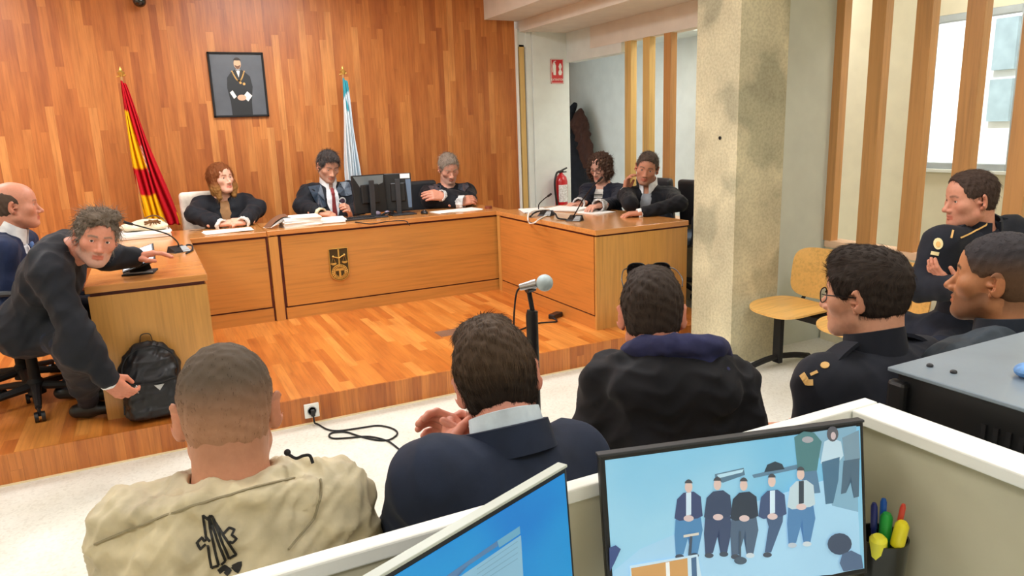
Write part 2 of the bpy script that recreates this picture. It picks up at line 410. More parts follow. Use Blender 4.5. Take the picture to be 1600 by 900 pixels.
# ------------------------------------------------------------------ bench and desks
TZ0, TZ = .842, .88
def groove_box(b, lo, hi): b.box(lo, hi)
by = 5.86
bl = empty('judges_bench', (1.85, 6.1, HP), 'long wooden judges bench with the scales emblem on its front', 'bench')
MB().box((.865, by, HP), (2.76, by+.03, .25)).build('plinth', M['ven_h'], bl)
MB().box((.875, by+.0, .262), (2.76, by+.03, .826)).build('front_panel', M['ven_h'], bl)
MB().box((.865, by+.012, .25), (2.76, by+.03, .262)).box((.862, by+.012, .826), (2.76, by+.03, TZ0)).box((.862, by+.012, .25), (.875, by+.03, TZ0)).build('groove_lines', M['groove'], bl)
MB().box((.78, by-.012, HP), (.85, by+.03, .83)).build('corner_post', M['ven_v'], bl)
MB().box((.85, by+.008, HP), (.862, by+.03, .842)).build('post_groove', M['groove'], bl)
MB().box((.775, by-.012, TZ0), (2.865, 6.44, TZ), .003).build('worktop', M['ven_top'], bl)
MB().box((2.8, by+.03, HP), (2.83, 6.4, TZ0)).box((.865, 6.3, HP), (.89, 6.4, TZ0)).build('end_panel', M['ven_v'], bl)
b2 = empty('clerk_bench', (.4, 6.1, HP), 'lower left wing of the wooden bench in front of the auburn-haired woman', 'bench')
MB().box((-.4, by, HP), (.765, by+.03, .262)).build('plinth', M['ven_h'], b2)
MB().box((.215, by, .275), (.758, by+.03, .822)).build('front_panel', M['ven_h'], b2)
MB().box((-.4, by+.012, .262), (.765, by+.03, .275)).box((-.4, by+.012, .822), (.765, by+.03, .838)).box((.758, by+.01, HP), (.775, by+.03, .838)).build('groove_lines', M['groove'], b2)
MB().box((-.42, by-.01, .838), (.772, 6.44, .876), .003).build('worktop', M['ven_top'], b2)
# left desk
dl = empty('lawyer_desk', (-.07, 4.9, HP), 'near-left wooden lawyers desk that the backpack leans against', 'desk')
MB().box((-.35, 4.2, HP), (.215, 4.23, .826)).build('end_panel', M['ven_v'], dl)
MB().box((-.34, 4.21, .826), (.205, 5.62, .845)).build('groove_lines', M['groove'], dl)
MB().box((.185, 4.23, HP), (.215, 5.84, .826)).build('front_panel', M['ven_hy'], dl)
MB().box((-.36, 4.19, .845), (.222, 5.845, .882), .003).build('worktop', M['ven_top'], dl)
MB().box((-.33, 5.8, HP), (.185, 5.84, .826)).build('back_panel', M['ven_v'], dl)
# right desk
dr = empty('prosecutor_desk', (3.15, 4.95, HP), 'right-hand wooden desk with two seated lawyers behind it', 'desk')
MB().box((2.75, 4.25, HP), (2.78, 5.83, .25)).build('plinth', M['ven_hy'], dr)
MB().box((2.75, 4.262, .262), (2.78, 5.78, .828)).build('front_panel', M['ven_hy'], dr)
MB().box((2.757, 4.25, .25), (2.78, 5.83, .262)).box((2.757, 4.25, .828), (2.78, 5.83, .843)).box((2.757, 4.248, HP), (2.78, 4.262, .843)).box((2.78, 4.24, .831), (3.555, 4.26, .843)).build('groove_lines', M['groove'], dr)
MB().box((2.75, 4.23, HP), (3.56, 4.25, .831)).build('end_panel', M['ven_v'], dr)
MB().box((2.745, 5.78, HP), (2.785, 5.835, .843)).build('corner_post', M['ven_v'], dr)
MB().box((2.742, 4.222, .843), (3.565, 5.84, .88), .003).build('worktop', M['ven_top'], dr)
MB().box((2.78, 5.8, HP), (3.56, 5.83, .843)).build('back_panel', M['ven_v'], dr)

# scales-of-justice emblem
em = empty('court_emblem', (1.312, by, .42), 'brass and dark shield emblem with scales on the bench front', 'emblem')
ex, ez, ey = 1.312, .42, by-.012
def P2(mb, pts, t=.004, y=ey, c=(ex, ez)): return mb.prism(pts, (c[0], y, c[1]), (1, 0, 0), (0, 0, 1), (0, -1, 0), t)
shield = [(-.076, .268), (-.076, .08)]+[(-.076*math.cos(a), .08-.076*math.sin(a)) for a in np.linspace(.1, math.pi-.1, 12)]+[(.076, .08), (.076, .268)]
P2(MB(), [(x, z) for x, z in shield], .010, by).build('backing', plain('dark_olive', (64, 50, 14), .5), em)
b = MB()
rim = [np.array((ex+x, ey, ez+z)) for x, z in shield]; b.tube(rim, .0045, 6, closed=True); b.build('rim', M['gold'], em)
b = MB()
b.box((ex-.006, ey-.006, ez+.12), (ex+.006, ey, ez+.262)).tube(spline([(ex-.046, ey-.004, ez+.205), (ex-.02, ey-.004, ez+.196), (ex, ey-.004, ez+.19), (ex+.02, ey-.004, ez+.2), (ex+.046, ey-.004, ez+.212)]), .005, 8)
for sx, zz in ((-1, .205), (1, .212)):
    b.sphere((ex+sx*.046, ey-.004, ez+zz), .009, 8)
    for t in (-.016, .016): b.tube([(ex+sx*.046, ey-.003, ez+zz), (ex+sx*.046+t, ey-.003, ez+zz-.055)], .0012, 5)
    P2(b, [(sx*.046+.024*math.cos(a), zz-.053+.018*math.sin(a)) for a in np.linspace(math.pi, 2*math.pi, 10)])
b.build('scales', M['gold'], em)
b = MB()
for rr in (.062, .05): b.tube([(ex+rr*math.cos(a), ey-.002, ez+.075+rr*.95*math.sin(a)) for a in np.linspace(0, 2*math.pi, 28)[:-1]], .004, 6, closed=True)
for i in range(22):
    a = i/22*2*math.pi; b.tube([(ex+.036*math.cos(a), ey-.004, ez+.075+.034*math.sin(a)), (ex+.066*math.cos(a+.15), ey-.004, ez+.075+.062*math.sin(a+.15))], .0035, 5)
P2(b, [(-.034, .085), (.034, .085), (.03, .104), (-.03, .104)]); P2(b, [(-.01, .02), (.01, .02), (.007, .085), (-.007, .085)])
P2(b, [(-.02, .018), (.02, .018), (.014, .03), (-.014, .03)])
b.build('wreath', M['gold'], em)

# ------------------------------------------------------------------ wall things
pt = empty('portrait', (.845, WY, 1.778), 'framed official portrait of a robed person on the plank wall', 'portrait')
px0, px1, pz0, pz1 = .607, 1.084, 1.778, 2.345; fy = WY-.03
b = MB()
for lo, hi in [((px0, fy, pz0), (px0+.018, WY, pz1)), ((px1-.018, fy, pz0), (px1, WY, pz1)), ((px0, fy, pz0), (px1, WY, pz0+.018)), ((px0, fy, pz1-.018), (px1, WY, pz1))]: b.box(lo, hi, .003)
b.build('frame', M['blackm'], pt)
pc = MB().box((px0+.015, fy+.012, pz0+.015), (px1-.015, fy+.02, pz1-.015)).build('picture', plain('slate_backdrop', (92, 98, 106), .3), pt)
cx, cz = .853, 1.795; py_ = fy+.0118
def flat(name, pts, c, lay, rough=.4):
    return MB().prism(pts, (cx, py_-.0006*lay, cz), (1, 0, 0), (0, 0, 1), (0, -1, 0), .0005).build(name, plain(name+'_ink', c, rough, var=.03), pc)
robe = [(-.088, 0), (.088, 0), (.092, .12), (.112, .25), (.098, .34), (.05, .385), (.025, .4), (-.025, .4), (-.055, .385), (-.1, .33), (-.108, .24), (-.09, .12)]
flat('printed_robe', robe, (34, 38, 42), 1)
el = lambda x, z, a, b_, n=18: [(x+a*math.cos(t), z+b_*math.sin(t)) for t in np.linspace(0, 2*math.pi, n, endpoint=False)]
flat('printed_face', el(0, .45, .031, .045), (226, 186, 150), 2)
flat('printed_hair', [(x, z) for x, z in el(0, .465, .035, .04) if z > .468], (50, 38, 30), 3)
flat('printed_beard', [(-.02, .42), (0, .404), (.02, .42), (.026, .44), (0, .43), (-.026, .44)], (120, 84, 60), 3)
flat('printed_shirt', [(-.02, .4), (.02, .4), (0, .33)], (240, 240, 238), 2)
flat('printed_bow_tie', [(-.016, .398), (0, .392), (.016, .398), (.016, .386), (0, .39), (-.016, .386)], (20, 20, 22), 3)
b = MB()
for i in range(22):
    t = i/21; x = (-.052+.104*t); z = .385-.085*math.sin(math.pi*t); b.prism(el(x, z, .007, .006, 8), (cx, py_-.0018, cz), (1, 0, 0), (0, 0, 1), (0, -1, 0), .0006)
b.prism(el(.01, .285, .011, .011, 10), (cx, py_-.0018, cz), (1, 0, 0), (0, 0, 1), (0, -1, 0), .0006).prism(el(.04, .275, .012, .012, 10), (cx, py_-.0018, cz), (1, 0, 0), (0, 0, 1), (0, -1, 0), .0006)
b.build('printed_chain', plain('chain_ink', (214, 170, 96), .4), pc)
flat('printed_cuff', [(-.09, .2), (-.065, .22), (-.035, .165), (-.06, .145)], (240, 240, 236), 3)
flat('printed_document', [(.02, .165), (.06, .21), (.1, .17), (.06, .12)], (244, 244, 240), 3)
flat('printed_hands', el(.008, .155, .038, .026), (222, 176, 146), 4)

cc = empty('security_camera', (.127, WY-.1, 2.66), 'small black dome security camera at the top of the plank wall', 'camera')
MB().lathe([(.045, 0), (.045, -.03), (.03, -.035)], (.127, WY-.11, 2.80)).box((.1, WY-.1, 2.74), (.155, WY, 2.80), .004).build('mount', M['black'], cc)
MB().sphere((.127, WY-.11, 2.735), .052, 12).build('dome', plain('dome_black', (12, 12, 14), .1, coat=.6), cc)

sg = empty('fire_extinguisher_sign', (4.165, WY-.045, 2.02), 'red and white fire extinguisher sign on the white wall', 'sign')
sy = WY-.042; sx0, sz0, sx1, sz1 = 4.085, 2.055, 4.245, 2.315
MB().box((sx0, sy-.006, sz0), (sx1, sy, sz1), .001).build('board', plain('sign_red', (200, 24, 34), .4, var=.02), sg)
b = MB()
def sp(pts): b.prism(pts, (sx0, sy-.0062, sz0), (1, 0, 0), (0, 0, 1), (0, -1, 0), .001)
sp([(.03, .09), (.062, .09), (.064, .19), (.055, .21), (.052, .225), (.04, .225), (.038, .21), (.028, .19)])
sp([(.036, .228), (.066, .234), (.066, .242), (.036, .238)]); sp([(.016, .12), (.024, .12), (.03, .2), (.036, .222), (.03, .226), (.02, .2)])
sp([(.1, .09), (.13, .09), (.14, .12), (.126, .15), (.138, .18), (.128, .21), (.112, .215), (.096, .18), (.108, .15), (.092, .12)])
sp([(.003, .003), (.157, .003), (.157, .008), (.003, .008)]); sp([(.003, .252), (.157, .252), (.157, .257), (.003, .257)])
sp([(.003, .003), (.008, .003), (.008, .257), (.003, .257)]); sp([(.152, .003), (.157, .003), (.157, .257), (.152, .257)])
b.build('symbol', M['whitep'], sg)
def text(s, loc, size, rot, m, name, parent, ext=.0006, align='CENTER'):
    cu = bpy.data.curves.new(name, 'FONT'); cu.body = s; cu.size = size; cu.extrude = ext; cu.align_x = align; cu.resolution_u = 3
    to = bpy.data.objects.new('tmp', cu); COL.objects.link(to); dg = bpy.context.evaluated_depsgraph_get(); dg.update()
    me = bpy.data.meshes.new_from_object(to.evaluated_get(dg)); V = np.array([v.co[:] for v in me.vertices]); F = [list(p.vertices) for p in me.polygons]
    bpy.data.objects.remove(to); bpy.data.curves.remove(cu); bpy.data.meshes.remove(me)
    Rm = rot if isinstance(rot, np.ndarray) else np.array(Euler(rot).to_matrix())
    return mesh(name, V@Rm.T+np.array(loc), F, m, parent)
text('EXTINTOR', ((sx0+sx1)/2, sy-.0068, sz0+.03), .034, (R_(90), 0, 0), M['whitep'], 'lettering', sg)

# fire extinguisher hung on the white wall
fe = empty('fire_extinguisher', (3.99, WY-.14, .78), 'red fire extinguisher with black hose against the white wall', 'fire extinguisher')
fc = AY(877, 298, WY-.16); fx, fyy, fz = fc
MB().lathe([(.0, -.2), (.055, -.2), (.07, -.18), (.072, .1), (.06, .15), (.03, .18), (.02, .19), (.02, .21), (0, .21)], fc).build('cylinder', M['red'], fe)
b = MB().box((fx-.025, fyy-.02, fz+.2), (fx+.025, fyy+.02, fz+.225), .004).box((fx-.02, fyy-.012, fz+.225), (fx+.08, fyy+.012, fz+.24), .003, rot=(0, -.35, 0)).box((fx-.02, fyy-.01, fz+.2), (fx+.07, fyy+.01, fz+.212), .003)
b.build('valve', M['black'], fe)
MB().tube(spline([(fx-.02, fyy-.01, fz+.21), (fx-.07, fyy-.03, fz+.2), (fx-.105, fyy-.04, fz+.1), (fx-.1, fyy-.05, fz-.05), (fx-.085, fyy-.05, fz-.15)]), .012, 8).build('hose', M['black'], fe)
th = np.linspace(-2.5, -.9, 8)
b = MB(); b.add([(fx+.0735*math.cos(t), fyy+.0735*math.sin(t), fz+z) for z in (-.12, .07) for t in th], [[i, i+1, 9+i, 8+i] for i in range(7)]); b.build('label', plain('label_white', (238, 232, 226), .5, var=.2, vs=60), fe)
MB().box((fx-.02, fyy+.06, fz-.05), (fx+.02, WY-.04, fz+.02)).build('bracket', M['dark'], fe)

# wall socket on the riser with its cable
so = empty('wall_socket', (.664, PY, .03), 'white square power socket on the platform riser', 'socket')
MB().box((.622, PY-.012, .037), (.704, PY, .12), .003).build('plate', M['whitep'], so)
MB().lathe([(.026, 0), (.026, .004), (.022, .0045), (.021, -.004), (0, -.004)], (.663, PY-.012, .079), (0, -1, 0)).build('outlet', M['grey'], so)
b = MB().box((.653, PY-.04, .052), (.675, PY-.014, .092), .004); b.build('plug', M['black'], so)
cab = [(.664, PY-.035, .06), (.665, PY-.05, .02)]+[tuple(AZ(x, y, .006)) for x, y in [(497, 663), (512, 671), (530, 673), (560, 669), (590, 665), (612, 669), (621, 677), (611, 686), (597, 688), (580, 686), (560, 681), (540, 675), (520, 676), (514, 681), (522, 685), (545, 684), (575, 682), (600, 687), (615, 695), (645, 722), (680, 760), (700, 800)]]
tag(MB().tube(spline(cab, 6), .0048, 8).build('power_cable', M['blackm']), 'black cable looping over the pale floor from the riser socket', 'cable')
# metal plate on the platform
pl = AZ(702, 520, HP)
tag(MB().box((pl[0]-.09, pl[1]-.07, HP), (pl[0]+.2, pl[1]+.07, HP+.004), .001).build('floor_plate', M['silver']), 'small steel cover plate set in the wooden platform floor', 'floor plate')
# low connector on platform by the right desk
q = AZ(868, 496, HP)
fb = empty('cable_connector', tuple(q), 'black cable connector block lying on the platform by the right desk', 'connector')
MB().box((q[0]-.06, q[1]-.03, HP), (q[0]+.06, q[1]+.03, HP+.035), .006, rot=(0, 0, .5)).build('housing', M['black'], fb)
MB().tube(spline([(q[0]-.04, q[1], HP+.015), AZ(870, 502, HP+.006), AZ(850, 504, HP+.006), AZ(838, 506, HP+.006), AZ(800, 520, HP+.006)]), .006, 7).build('lead', M['blackm'], fb)
# ------------------------------------------------------------------ implicit surface modelling for bodies and cloth
def Rz(a): c, s = math.cos(a), math.sin(a); return np.array([[c, -s, 0], [s, c, 0], [0, 0, 1.]])
def Rx(a): c, s = math.cos(a), math.sin(a); return np.array([[1., 0, 0], [0, c, -s], [0, s, c]])
def Ry(a): c, s = math.cos(a), math.sin(a); return np.array([[c, 0, s], [0, 1., 0], [-s, 0, c]])
def facing(az, pitch=0, roll=0):
    """az clockwise from +Y in degrees, pitch>0 looks down, roll>0 tilts to the figure's right"""
    return Rz(-R_(az)) @ Rx(-R_(pitch)) @ Ry(R_(roll))
def nrm(v): v = np.asarray(v, float); return v/(np.linalg.norm(v)+1e-12)
class Fr:
    def __init__(s, t=(0, 0, 0), R=None, k=1.0): s.t = np.array(t, float); s.R = np.eye(3) if R is None else np.asarray(R, float); s.k = k
    def w(s, p): return s.t + s.k*(s.R @ np.asarray(p, float))
    def W(s, P): return s.t + s.k*(np.asarray(P, float) @ s.R.T)
    def l(s, P): return (np.asarray(P)-s.t) @ s.R / s.k
WF = Fr()
class SDF:
    def __init__(s, res=.008): s.res = res; s.p = []
    def _add(s, ev, lo, hi, fr, k, op):
        c = np.array([[x, y, z] for x in (lo[0], hi[0]) for y in (lo[1], hi[1]) for z in (lo[2], hi[2])])
        c = fr.W(c); s.p.append((ev, c.min(0), c.max(0), fr, k, op)); return s
    def rc(s, a, b, r1, r2=None, k=.02, fr=WF, op=1, flat=None, fac=1.0):
        a = np.array(a, float); b = np.array(b, float); r2 = r1 if r2 is None else r2; ab = b-a; L = ab@ab+1e-12
        n = None if flat is None else nrm(flat); mr = max(r1, r2)*max(1, fac)
        def ev(P):
            t = np.clip(((P-a)@ab)/L, 0, 1); q = P-a-t[..., None]*ab; r = r1+(r2-r1)*t
            if n is not None: q = q+n*((q@n)*(1/fac-1))[..., None]
            d = np.sqrt((q*q).sum(-1))-r
            return d*min(1, fac) if n is not None else d
        return s._add(ev, np.minimum(a, b)-mr, np.maximum(a, b)+mr, fr, k, op)
    def el(s, c, r, k=.02, fr=WF, op=1, R=None):
        c = np.array(c, float); r = np.array(r, float); m = max(r)
        def ev(P):
            q = P-c
            if R is not None: q = q@R
            k0 = np.sqrt(((q/r)**2).sum(-1)); k1 = np.sqrt(((q/r**2)**2).sum(-1))+1e-9; return k0*(k0-1)/k1
        e = r if R is None else np.array([m, m, m])
        return s._add(ev, c-e, c+e, fr, k, op)
    def bx(s, c, h, rd=.01, k=.01, fr=WF, op=1, R=None):
        c = np.array(c, float); h = np.array(h, float); m = np.linalg.norm(h)
        def ev(P):
            q = P-c
            if R is not None: q = q@R
            q = np.abs(q)-(h-rd); return np.sqrt((np.maximum(q, 0)**2).sum(-1))+np.minimum(q.max(-1), 0)-rd
        e = h if R is None else np.array([m, m, m])
        return s._add(ev, c-e, c+e, fr, k, op)
    def half(s, nn, c, fr=WF, k=.005):
        """cut away where nn.p > c"""
        nn = nrm(nn)
        s.p.append((lambda P: -(P@nn-c)*1.0, None, None, fr, k, -1)); return s
    def mesh(s):
        U = [p for p in s.p if p[5] == 1]; lo = np.min([p[1] for p in U], 0)-3*s.res; hi = np.max([p[2] for p in U], 0)+3*s.res
        n = np.ceil((hi-lo)/s.res).astype(int)+1
        ax = [lo[i]+s.res*np.arange(n[i]) for i in range(3)]; V = np.full(n, .5, np.float32)
        for ev, a, b, fr, k, op in s.p:
            if a is None: i0 = [0, 0, 0]; i1 = list(n)
            else:
                m = k+2.5*s.res; i0 = np.maximum(np.floor((a-m-lo)/s.res).astype(int), 0); i1 = np.minimum(np.ceil((b+m-lo)/s.res).astype(int)+1, n)
                if (i1 <= i0).any(): continue
            sl = tuple(slice(i0[i], i1[i]) for i in range(3))
            G = np.stack(np.meshgrid(*[ax[i][sl[i]] for i in range(3)], indexing='ij'), -1)
            d = (ev(fr.l(G))*fr.k).astype(np.float32); o = V[sl]
            if op == 1: h = np.maximum(k-np.abs(o-d), 0)/k; V[sl] = np.minimum(o, d)-h*h*k*.25
            else: d = -d; h = np.maximum(k-np.abs(o-d), 0)/k; V[sl] = np.maximum(o, d)+h*h*k*.25
        V[0] = V[-1] = .5; V[:, 0] = V[:, -1] = .5; V[:, :, 0] = V[:, :, -1] = .5
        return nets(V, lo, s.res)
def nets(V, lo, res):
    n = np.array(V.shape); ins = V < 0
    cs = tuple(n-1); cnt = np.zeros(cs, np.int8); acc = np.zeros(cs+(3,), np.float32)
    def cor(a, i, j, k): return a[i:i+cs[0], j:j+cs[1], k:k+cs[2]]
    for (a, b) in [((0,0,0),(1,0,0)),((0,1,0),(1,1,0)),((0,0,1),(1,0,1)),((0,1,1),(1,1,1)),((0,0,0),(0,1,0)),((1,0,0),(1,1,0)),((0,0,1),(0,1,1)),((1,0,1),(1,1,1)),((0,0,0),(0,0,1)),((1,0,0),(1,0,1)),((0,1,0),(0,1,1)),((1,1,0),(1,1,1))]:
        A_, B_ = cor(ins, *a), cor(ins, *b); m = A_ != B_
        if not m.any(): continue
        va = cor(V, *a)[m]; vb = cor(V, *b)[m]; t = va/(va-vb); a_ = np.array(a, np.float32); d_ = np.array(b, np.float32)-a_
        acc[m] += a_+t[:, None]*d_; cnt[m] += 1
    act = cnt > 0; idx = np.full(cs, -1, np.int64); I = np.argwhere(act); idx[act] = np.arange(len(I))
    P = lo+res*(I+acc[act]/cnt[act][:, None]); F = []
    for ax in range(3):
        o1, o2 = (ax+1) % 3, (ax+2) % 3
        s0 = [slice(None)]*3; s1 = [slice(None)]*3; s0[ax] = slice(0, -1); s1[ax] = slice(1, None)
        a = ins[tuple(s0)]; b = ins[tuple(s1)]; ch = np.argwhere(a != b)
        ok = (ch[:, o1] > 0) & (ch[:, o2] > 0) & (ch[:, o1] < n[o1]-1) & (ch[:, o2] < n[o2]-1); ch = ch[ok]
        if not len(ch): continue
        def g(d1, d2): q = ch.copy(); q[:, o1] -= d1; q[:, o2] -= d2; return idx[q[:, 0], q[:, 1], q[:, 2]]
        Q = np.stack([g(1, 1), g(0, 1), g(0, 0), g(1, 0)], 1); s_ = a[ch[:, 0], ch[:, 1], ch[:, 2]]
        Q[~s_] = Q[~s_][:, ::-1]; F.append(Q)
    return P, np.concatenate(F)
def vnorm(P, F):
    n = np.cross(P[F[:, 2]]-P[F[:, 0]], P[F[:, 3]]-P[F[:, 1]]); N = np.zeros_like(P)
    for i in range(4): np.add.at(N, F[:, i], n)
    return N/(np.linalg.norm(N, axis=1, keepdims=True)+1e-12)
def relax(P, F, it=2, w=.5):
    for _ in range(it):
        S_ = np.zeros_like(P); c = np.zeros(len(P))
        for i in range(4):
            for j in ((i+1) % 4, (i+3) % 4): np.add.at(S_, F[:, i], P[F[:, j]]); np.add.at(c, F[:, i], 1)
        P = P*(1-w)+w*S_/c[:, None]
    return P
def folds(P, F, amp=.005, lam=.06, seed=1, n=5, mask=None):
    r = np.random.default_rng(seed); N = vnorm(P, F); h = np.zeros(len(P))
    for i in range(n):
        d = nrm(r.normal(size=3)); e = nrm(r.normal(size=3)); l = lam*r.uniform(.7, 1.8); l2 = l*r.uniform(1.5, 3)
        u = (P@d)/l*2*math.pi+2.2*np.sin((P@e)/l2*2*math.pi+r.uniform(0, 6)); h += (1-2*np.abs(np.sin(u/2+r.uniform(0, 3))))*(.4+.6*np.sin((P@e)/(l2*2)*2*math.pi+i)**2)
    h *= amp/math.sqrt(n)
    if mask is not None: h = h*mask(P)
    return P+N*h[:, None]
def sstep(a, b, x): t = np.clip((x-a)/(b-a), 0, 1); return t*t*(3-2*t)
def mixc(c, d, f): return c+(np.array(d)-c)*f[:, None]

MS = attrmat('skin', .5, .35, sss=.12, bump=.25, bs=160)
MH = attrmat('hair', .75, .2)
ME = attrmat('eye', .15, .6, coat=.5)

def head_sdf(S, f, o):
    nl = o.get('nose', 1.0); jw = o.get('jaw', 1.0); fat = o.get('fat', 0.)
    S.el((0, -.012, .03), (.075, .096, .086), fr=f).el((0, .03, .035), (.063, .057, .058), .03, f)
    S.el((0, .034, -.035), (.060*jw+fat, .053, .07), .03, f).el((0, .064, -.058), (.034, .030, .034), .02, f)
    for x in (-1, 1):
        S.rc((x*.051*jw, .008, -.066), (x*.018, .066, -.1), .018+fat, .019, .03, f)
        S.el((x*.045, .054, -.022), (.021, .024, .019), .03, f)
    S.el((0, .073, -.1), (.024, .022, .017), .02, f).el((0, .028, -.085), (.046+fat, .05, .026+fat), .025, f)
    for x in (-1, 1): S.rc((x*.041, .066, .018), (x*.012, .082, .0165), .0095, .0105, .014, f)
    for x in (-1, 1): S.el((x*.031, .1, .001), (.019, .018, .0165), .014, f, -1)
    S.rc((0, .081, .006), (0, .1+.006*nl, -.032), .0075, .0105, .012, f).el((0, .103+.006*nl, -.037), (.0115, .012, .0105), .006, f)
    for x in (-1, 1): S.el((x*.0125, .097, -.042), (.008, .011, .0085), .006, f)
    lid = o.get('lids', .0055)
    for x in (-1, 1):
        S.el((x*.031, .0705, 0), (.0148, .0148, .0148), .004, f)
        if lid > 0: S.el((x*.031, .087, -.001), (.0135, .011, lid), .0015, f, -1)
    mo = o.get('mouth', 0)
    for x in (-1, 1):
        S.rc((x*.022, .084, -.0665), (x*.003, .0955, -.0625+mo*.001), .0042, .0052, .004, f)
        S.rc((x*.019, .085, -.0735), (0, .0935, -.0755), .0045, .0065, .004, f)
        S.rc((x*.024, .091, -.0695), (0, .1015, -.0690), .0018, .002, .003, f, -1)
        R = Rz(R_(-x*34))@Rx(R_(-8))
        S.el((x*.0835, -.012, -.008), (.0065, .0205, .034), .004, f, 1, R)
        S.el((x*.089, -.004, -.006), (.005, .010, .019), .004, f, -1, R)
        S.el((x*.0775, -.004, -.036), (.006, .008, .009), .005, f)
        S.rc((x*.07, .004, -.012), (x*.074, .0, -.012), .008, .006, .006, f)
def head_cols(P, f, o):
    p = f.l(P); sk = np.array(lin(o['skin'])); c = np.tile(sk, (len(p), 1)); x, y, z = np.abs(p[:, 0]), p[:, 1], p[:, 2]
    red = sk*np.array([.98, .80, .76])
    m = np.exp(-((x-.042)**2/.018**2+(z+.03)**2/.022**2))*(y > .02); c = mixc(c, red, .45*m)
    m = np.exp(-((x)**2/.016**2+(z+.038)**2/.014**2))*(y > .08); c = mixc(c, red, .45*m)
    c = mixc(c, red, .55*sstep(.071, .08, x)*(np.abs(y+.005) < .035))
    m = sstep(.026, .021, x)*sstep(-.0835, -.079, z)*sstep(-.056, -.060, z+.15*x)*(y > .075); c = mixc(c, sk*np.array(o.get('lip', [.86, .5, .48])), .8*m)
    m = np.exp(-((x-.031)**2/.02**2+(z+.004)**2/.012**2))*(y > .05); c = mixc(c, sk*np.array([.72, .58, .52]), .35*m)
    bc = np.array(lin(o.get('brow', o.get('haircol', (60, 40, 30)))))
    zz = z-(.0215+.10*(x-.015)*(x < .035)+(.002-.35*(x-.035))*(x >= .035)); m = sstep(.0052, .003, np.abs(zz))*sstep(.010, .014, x)*sstep(.052, .046, x)*(y > .05); c = mixc(c, bc, .85*m*o.get('browk', 1))
    if o.get('beard'):
        bcol, k = o['beard']; bcol = np.array(lin(bcol))
        m = sstep(-.046, -.062, z-.9*np.maximum(0, .05-y)*.9)*sstep(-.005, .02, y)*sstep(-.125, -.11, z)
        m = np.maximum(m, sstep(-.046, -.05, z)*(x < .034)*(y > .07)); lip = sstep(.024, .020, x)*sstep(-.082, -.079, z)*sstep(-.058, -.0605, z)
        c = mixc(c, bcol, k*m*(1-lip)*(z < -.035))
    if o.get('stubble'):
        scol, k = o['stubble']; m = scalp_mask(p, o); c = mixc(c, np.array(lin(scol)), k*m)
    return c
def scalp_mask(p, o):
    x, y, z = np.abs(p[:, 0]), p[:, 1], p[:, 2]; hl = o.get('hairline', .07)
    m = sstep(-.008, .004, z-(hl+ (y-.08)*1.35) - .0*x)     # behind the sloping front line
    m = np.where(y < .03, 1, m); m *= sstep(-.095, -.055, z)
    ear = ((x > .05) & (y > -.03) & (z < .01)); return m*(~ear)
def merge(parts):
    V, F, Cc, n = [], [], [], 0
    for v, f, c in parts: V.append(v); F.append(f+n); Cc.append(c); n += len(v)
    return np.concatenate(V), np.concatenate(F), np.concatenate(Cc)
def hand_sdf(S, w, fd, pn, side, curl=.4, sc=1.0, thumb=.5, spread=.0, arm=.06):
    """w wrist, fd finger direction, pn palm-facing direction, side +1: thumb towards +x of (fd x back)"""
    y = nrm(fd); z = -nrm(np.array(pn)-y*(np.dot(pn, y))); x = np.cross(y, z); f = Fr(w, np.stack([x, y, z], 1), sc)
    S.rc((0, -arm, 0), (0, .012, 0), .026, .025, .015, f, flat=(0, 0, 1), fac=.8)
    S.bx((0, .048, 0), (.040, .046, .0145), .013, .015, f)
    S.el((side*.022, .03, -.012), (.018, .03, .013), .012, f)
    base = [side*.030, side*.0102, -side*.0102, -side*.030]; Ls = [.070, .078, .072, .056]
    for i in range(4):
        p = np.array([base[i], .090-(.006 if i == 3 else 0), 0.]); a = 0; L = Ls[i]; cu = curl if np.ndim(curl) == 0 else curl[i]
        for j, (fr_, an) in enumerate(((.46, 62), (.30, 85), (.24, 50))):
            a += R_(an)*cu; sx = base[i]*spread*6
            q = p+L*fr_*np.array([sx*.3, math.cos(a), -math.sin(a)]); S.rc(p, q, .0092-.0006*j, .0088-.0007*j, .0035 if j else .008, f); p = q
    t0 = np.array([side*.028, .018, -.008]); t1 = np.array([side*(.055-.02*thumb), .052, -.02-.012*thumb]); t2 = np.array([side*(.058-.036*thumb), .088, -.03-.014*thumb])
    S.rc(t0, t1, .013, .0115, .01, f).rc(t1, t2, .0108, .0085, .004, f)
    return f
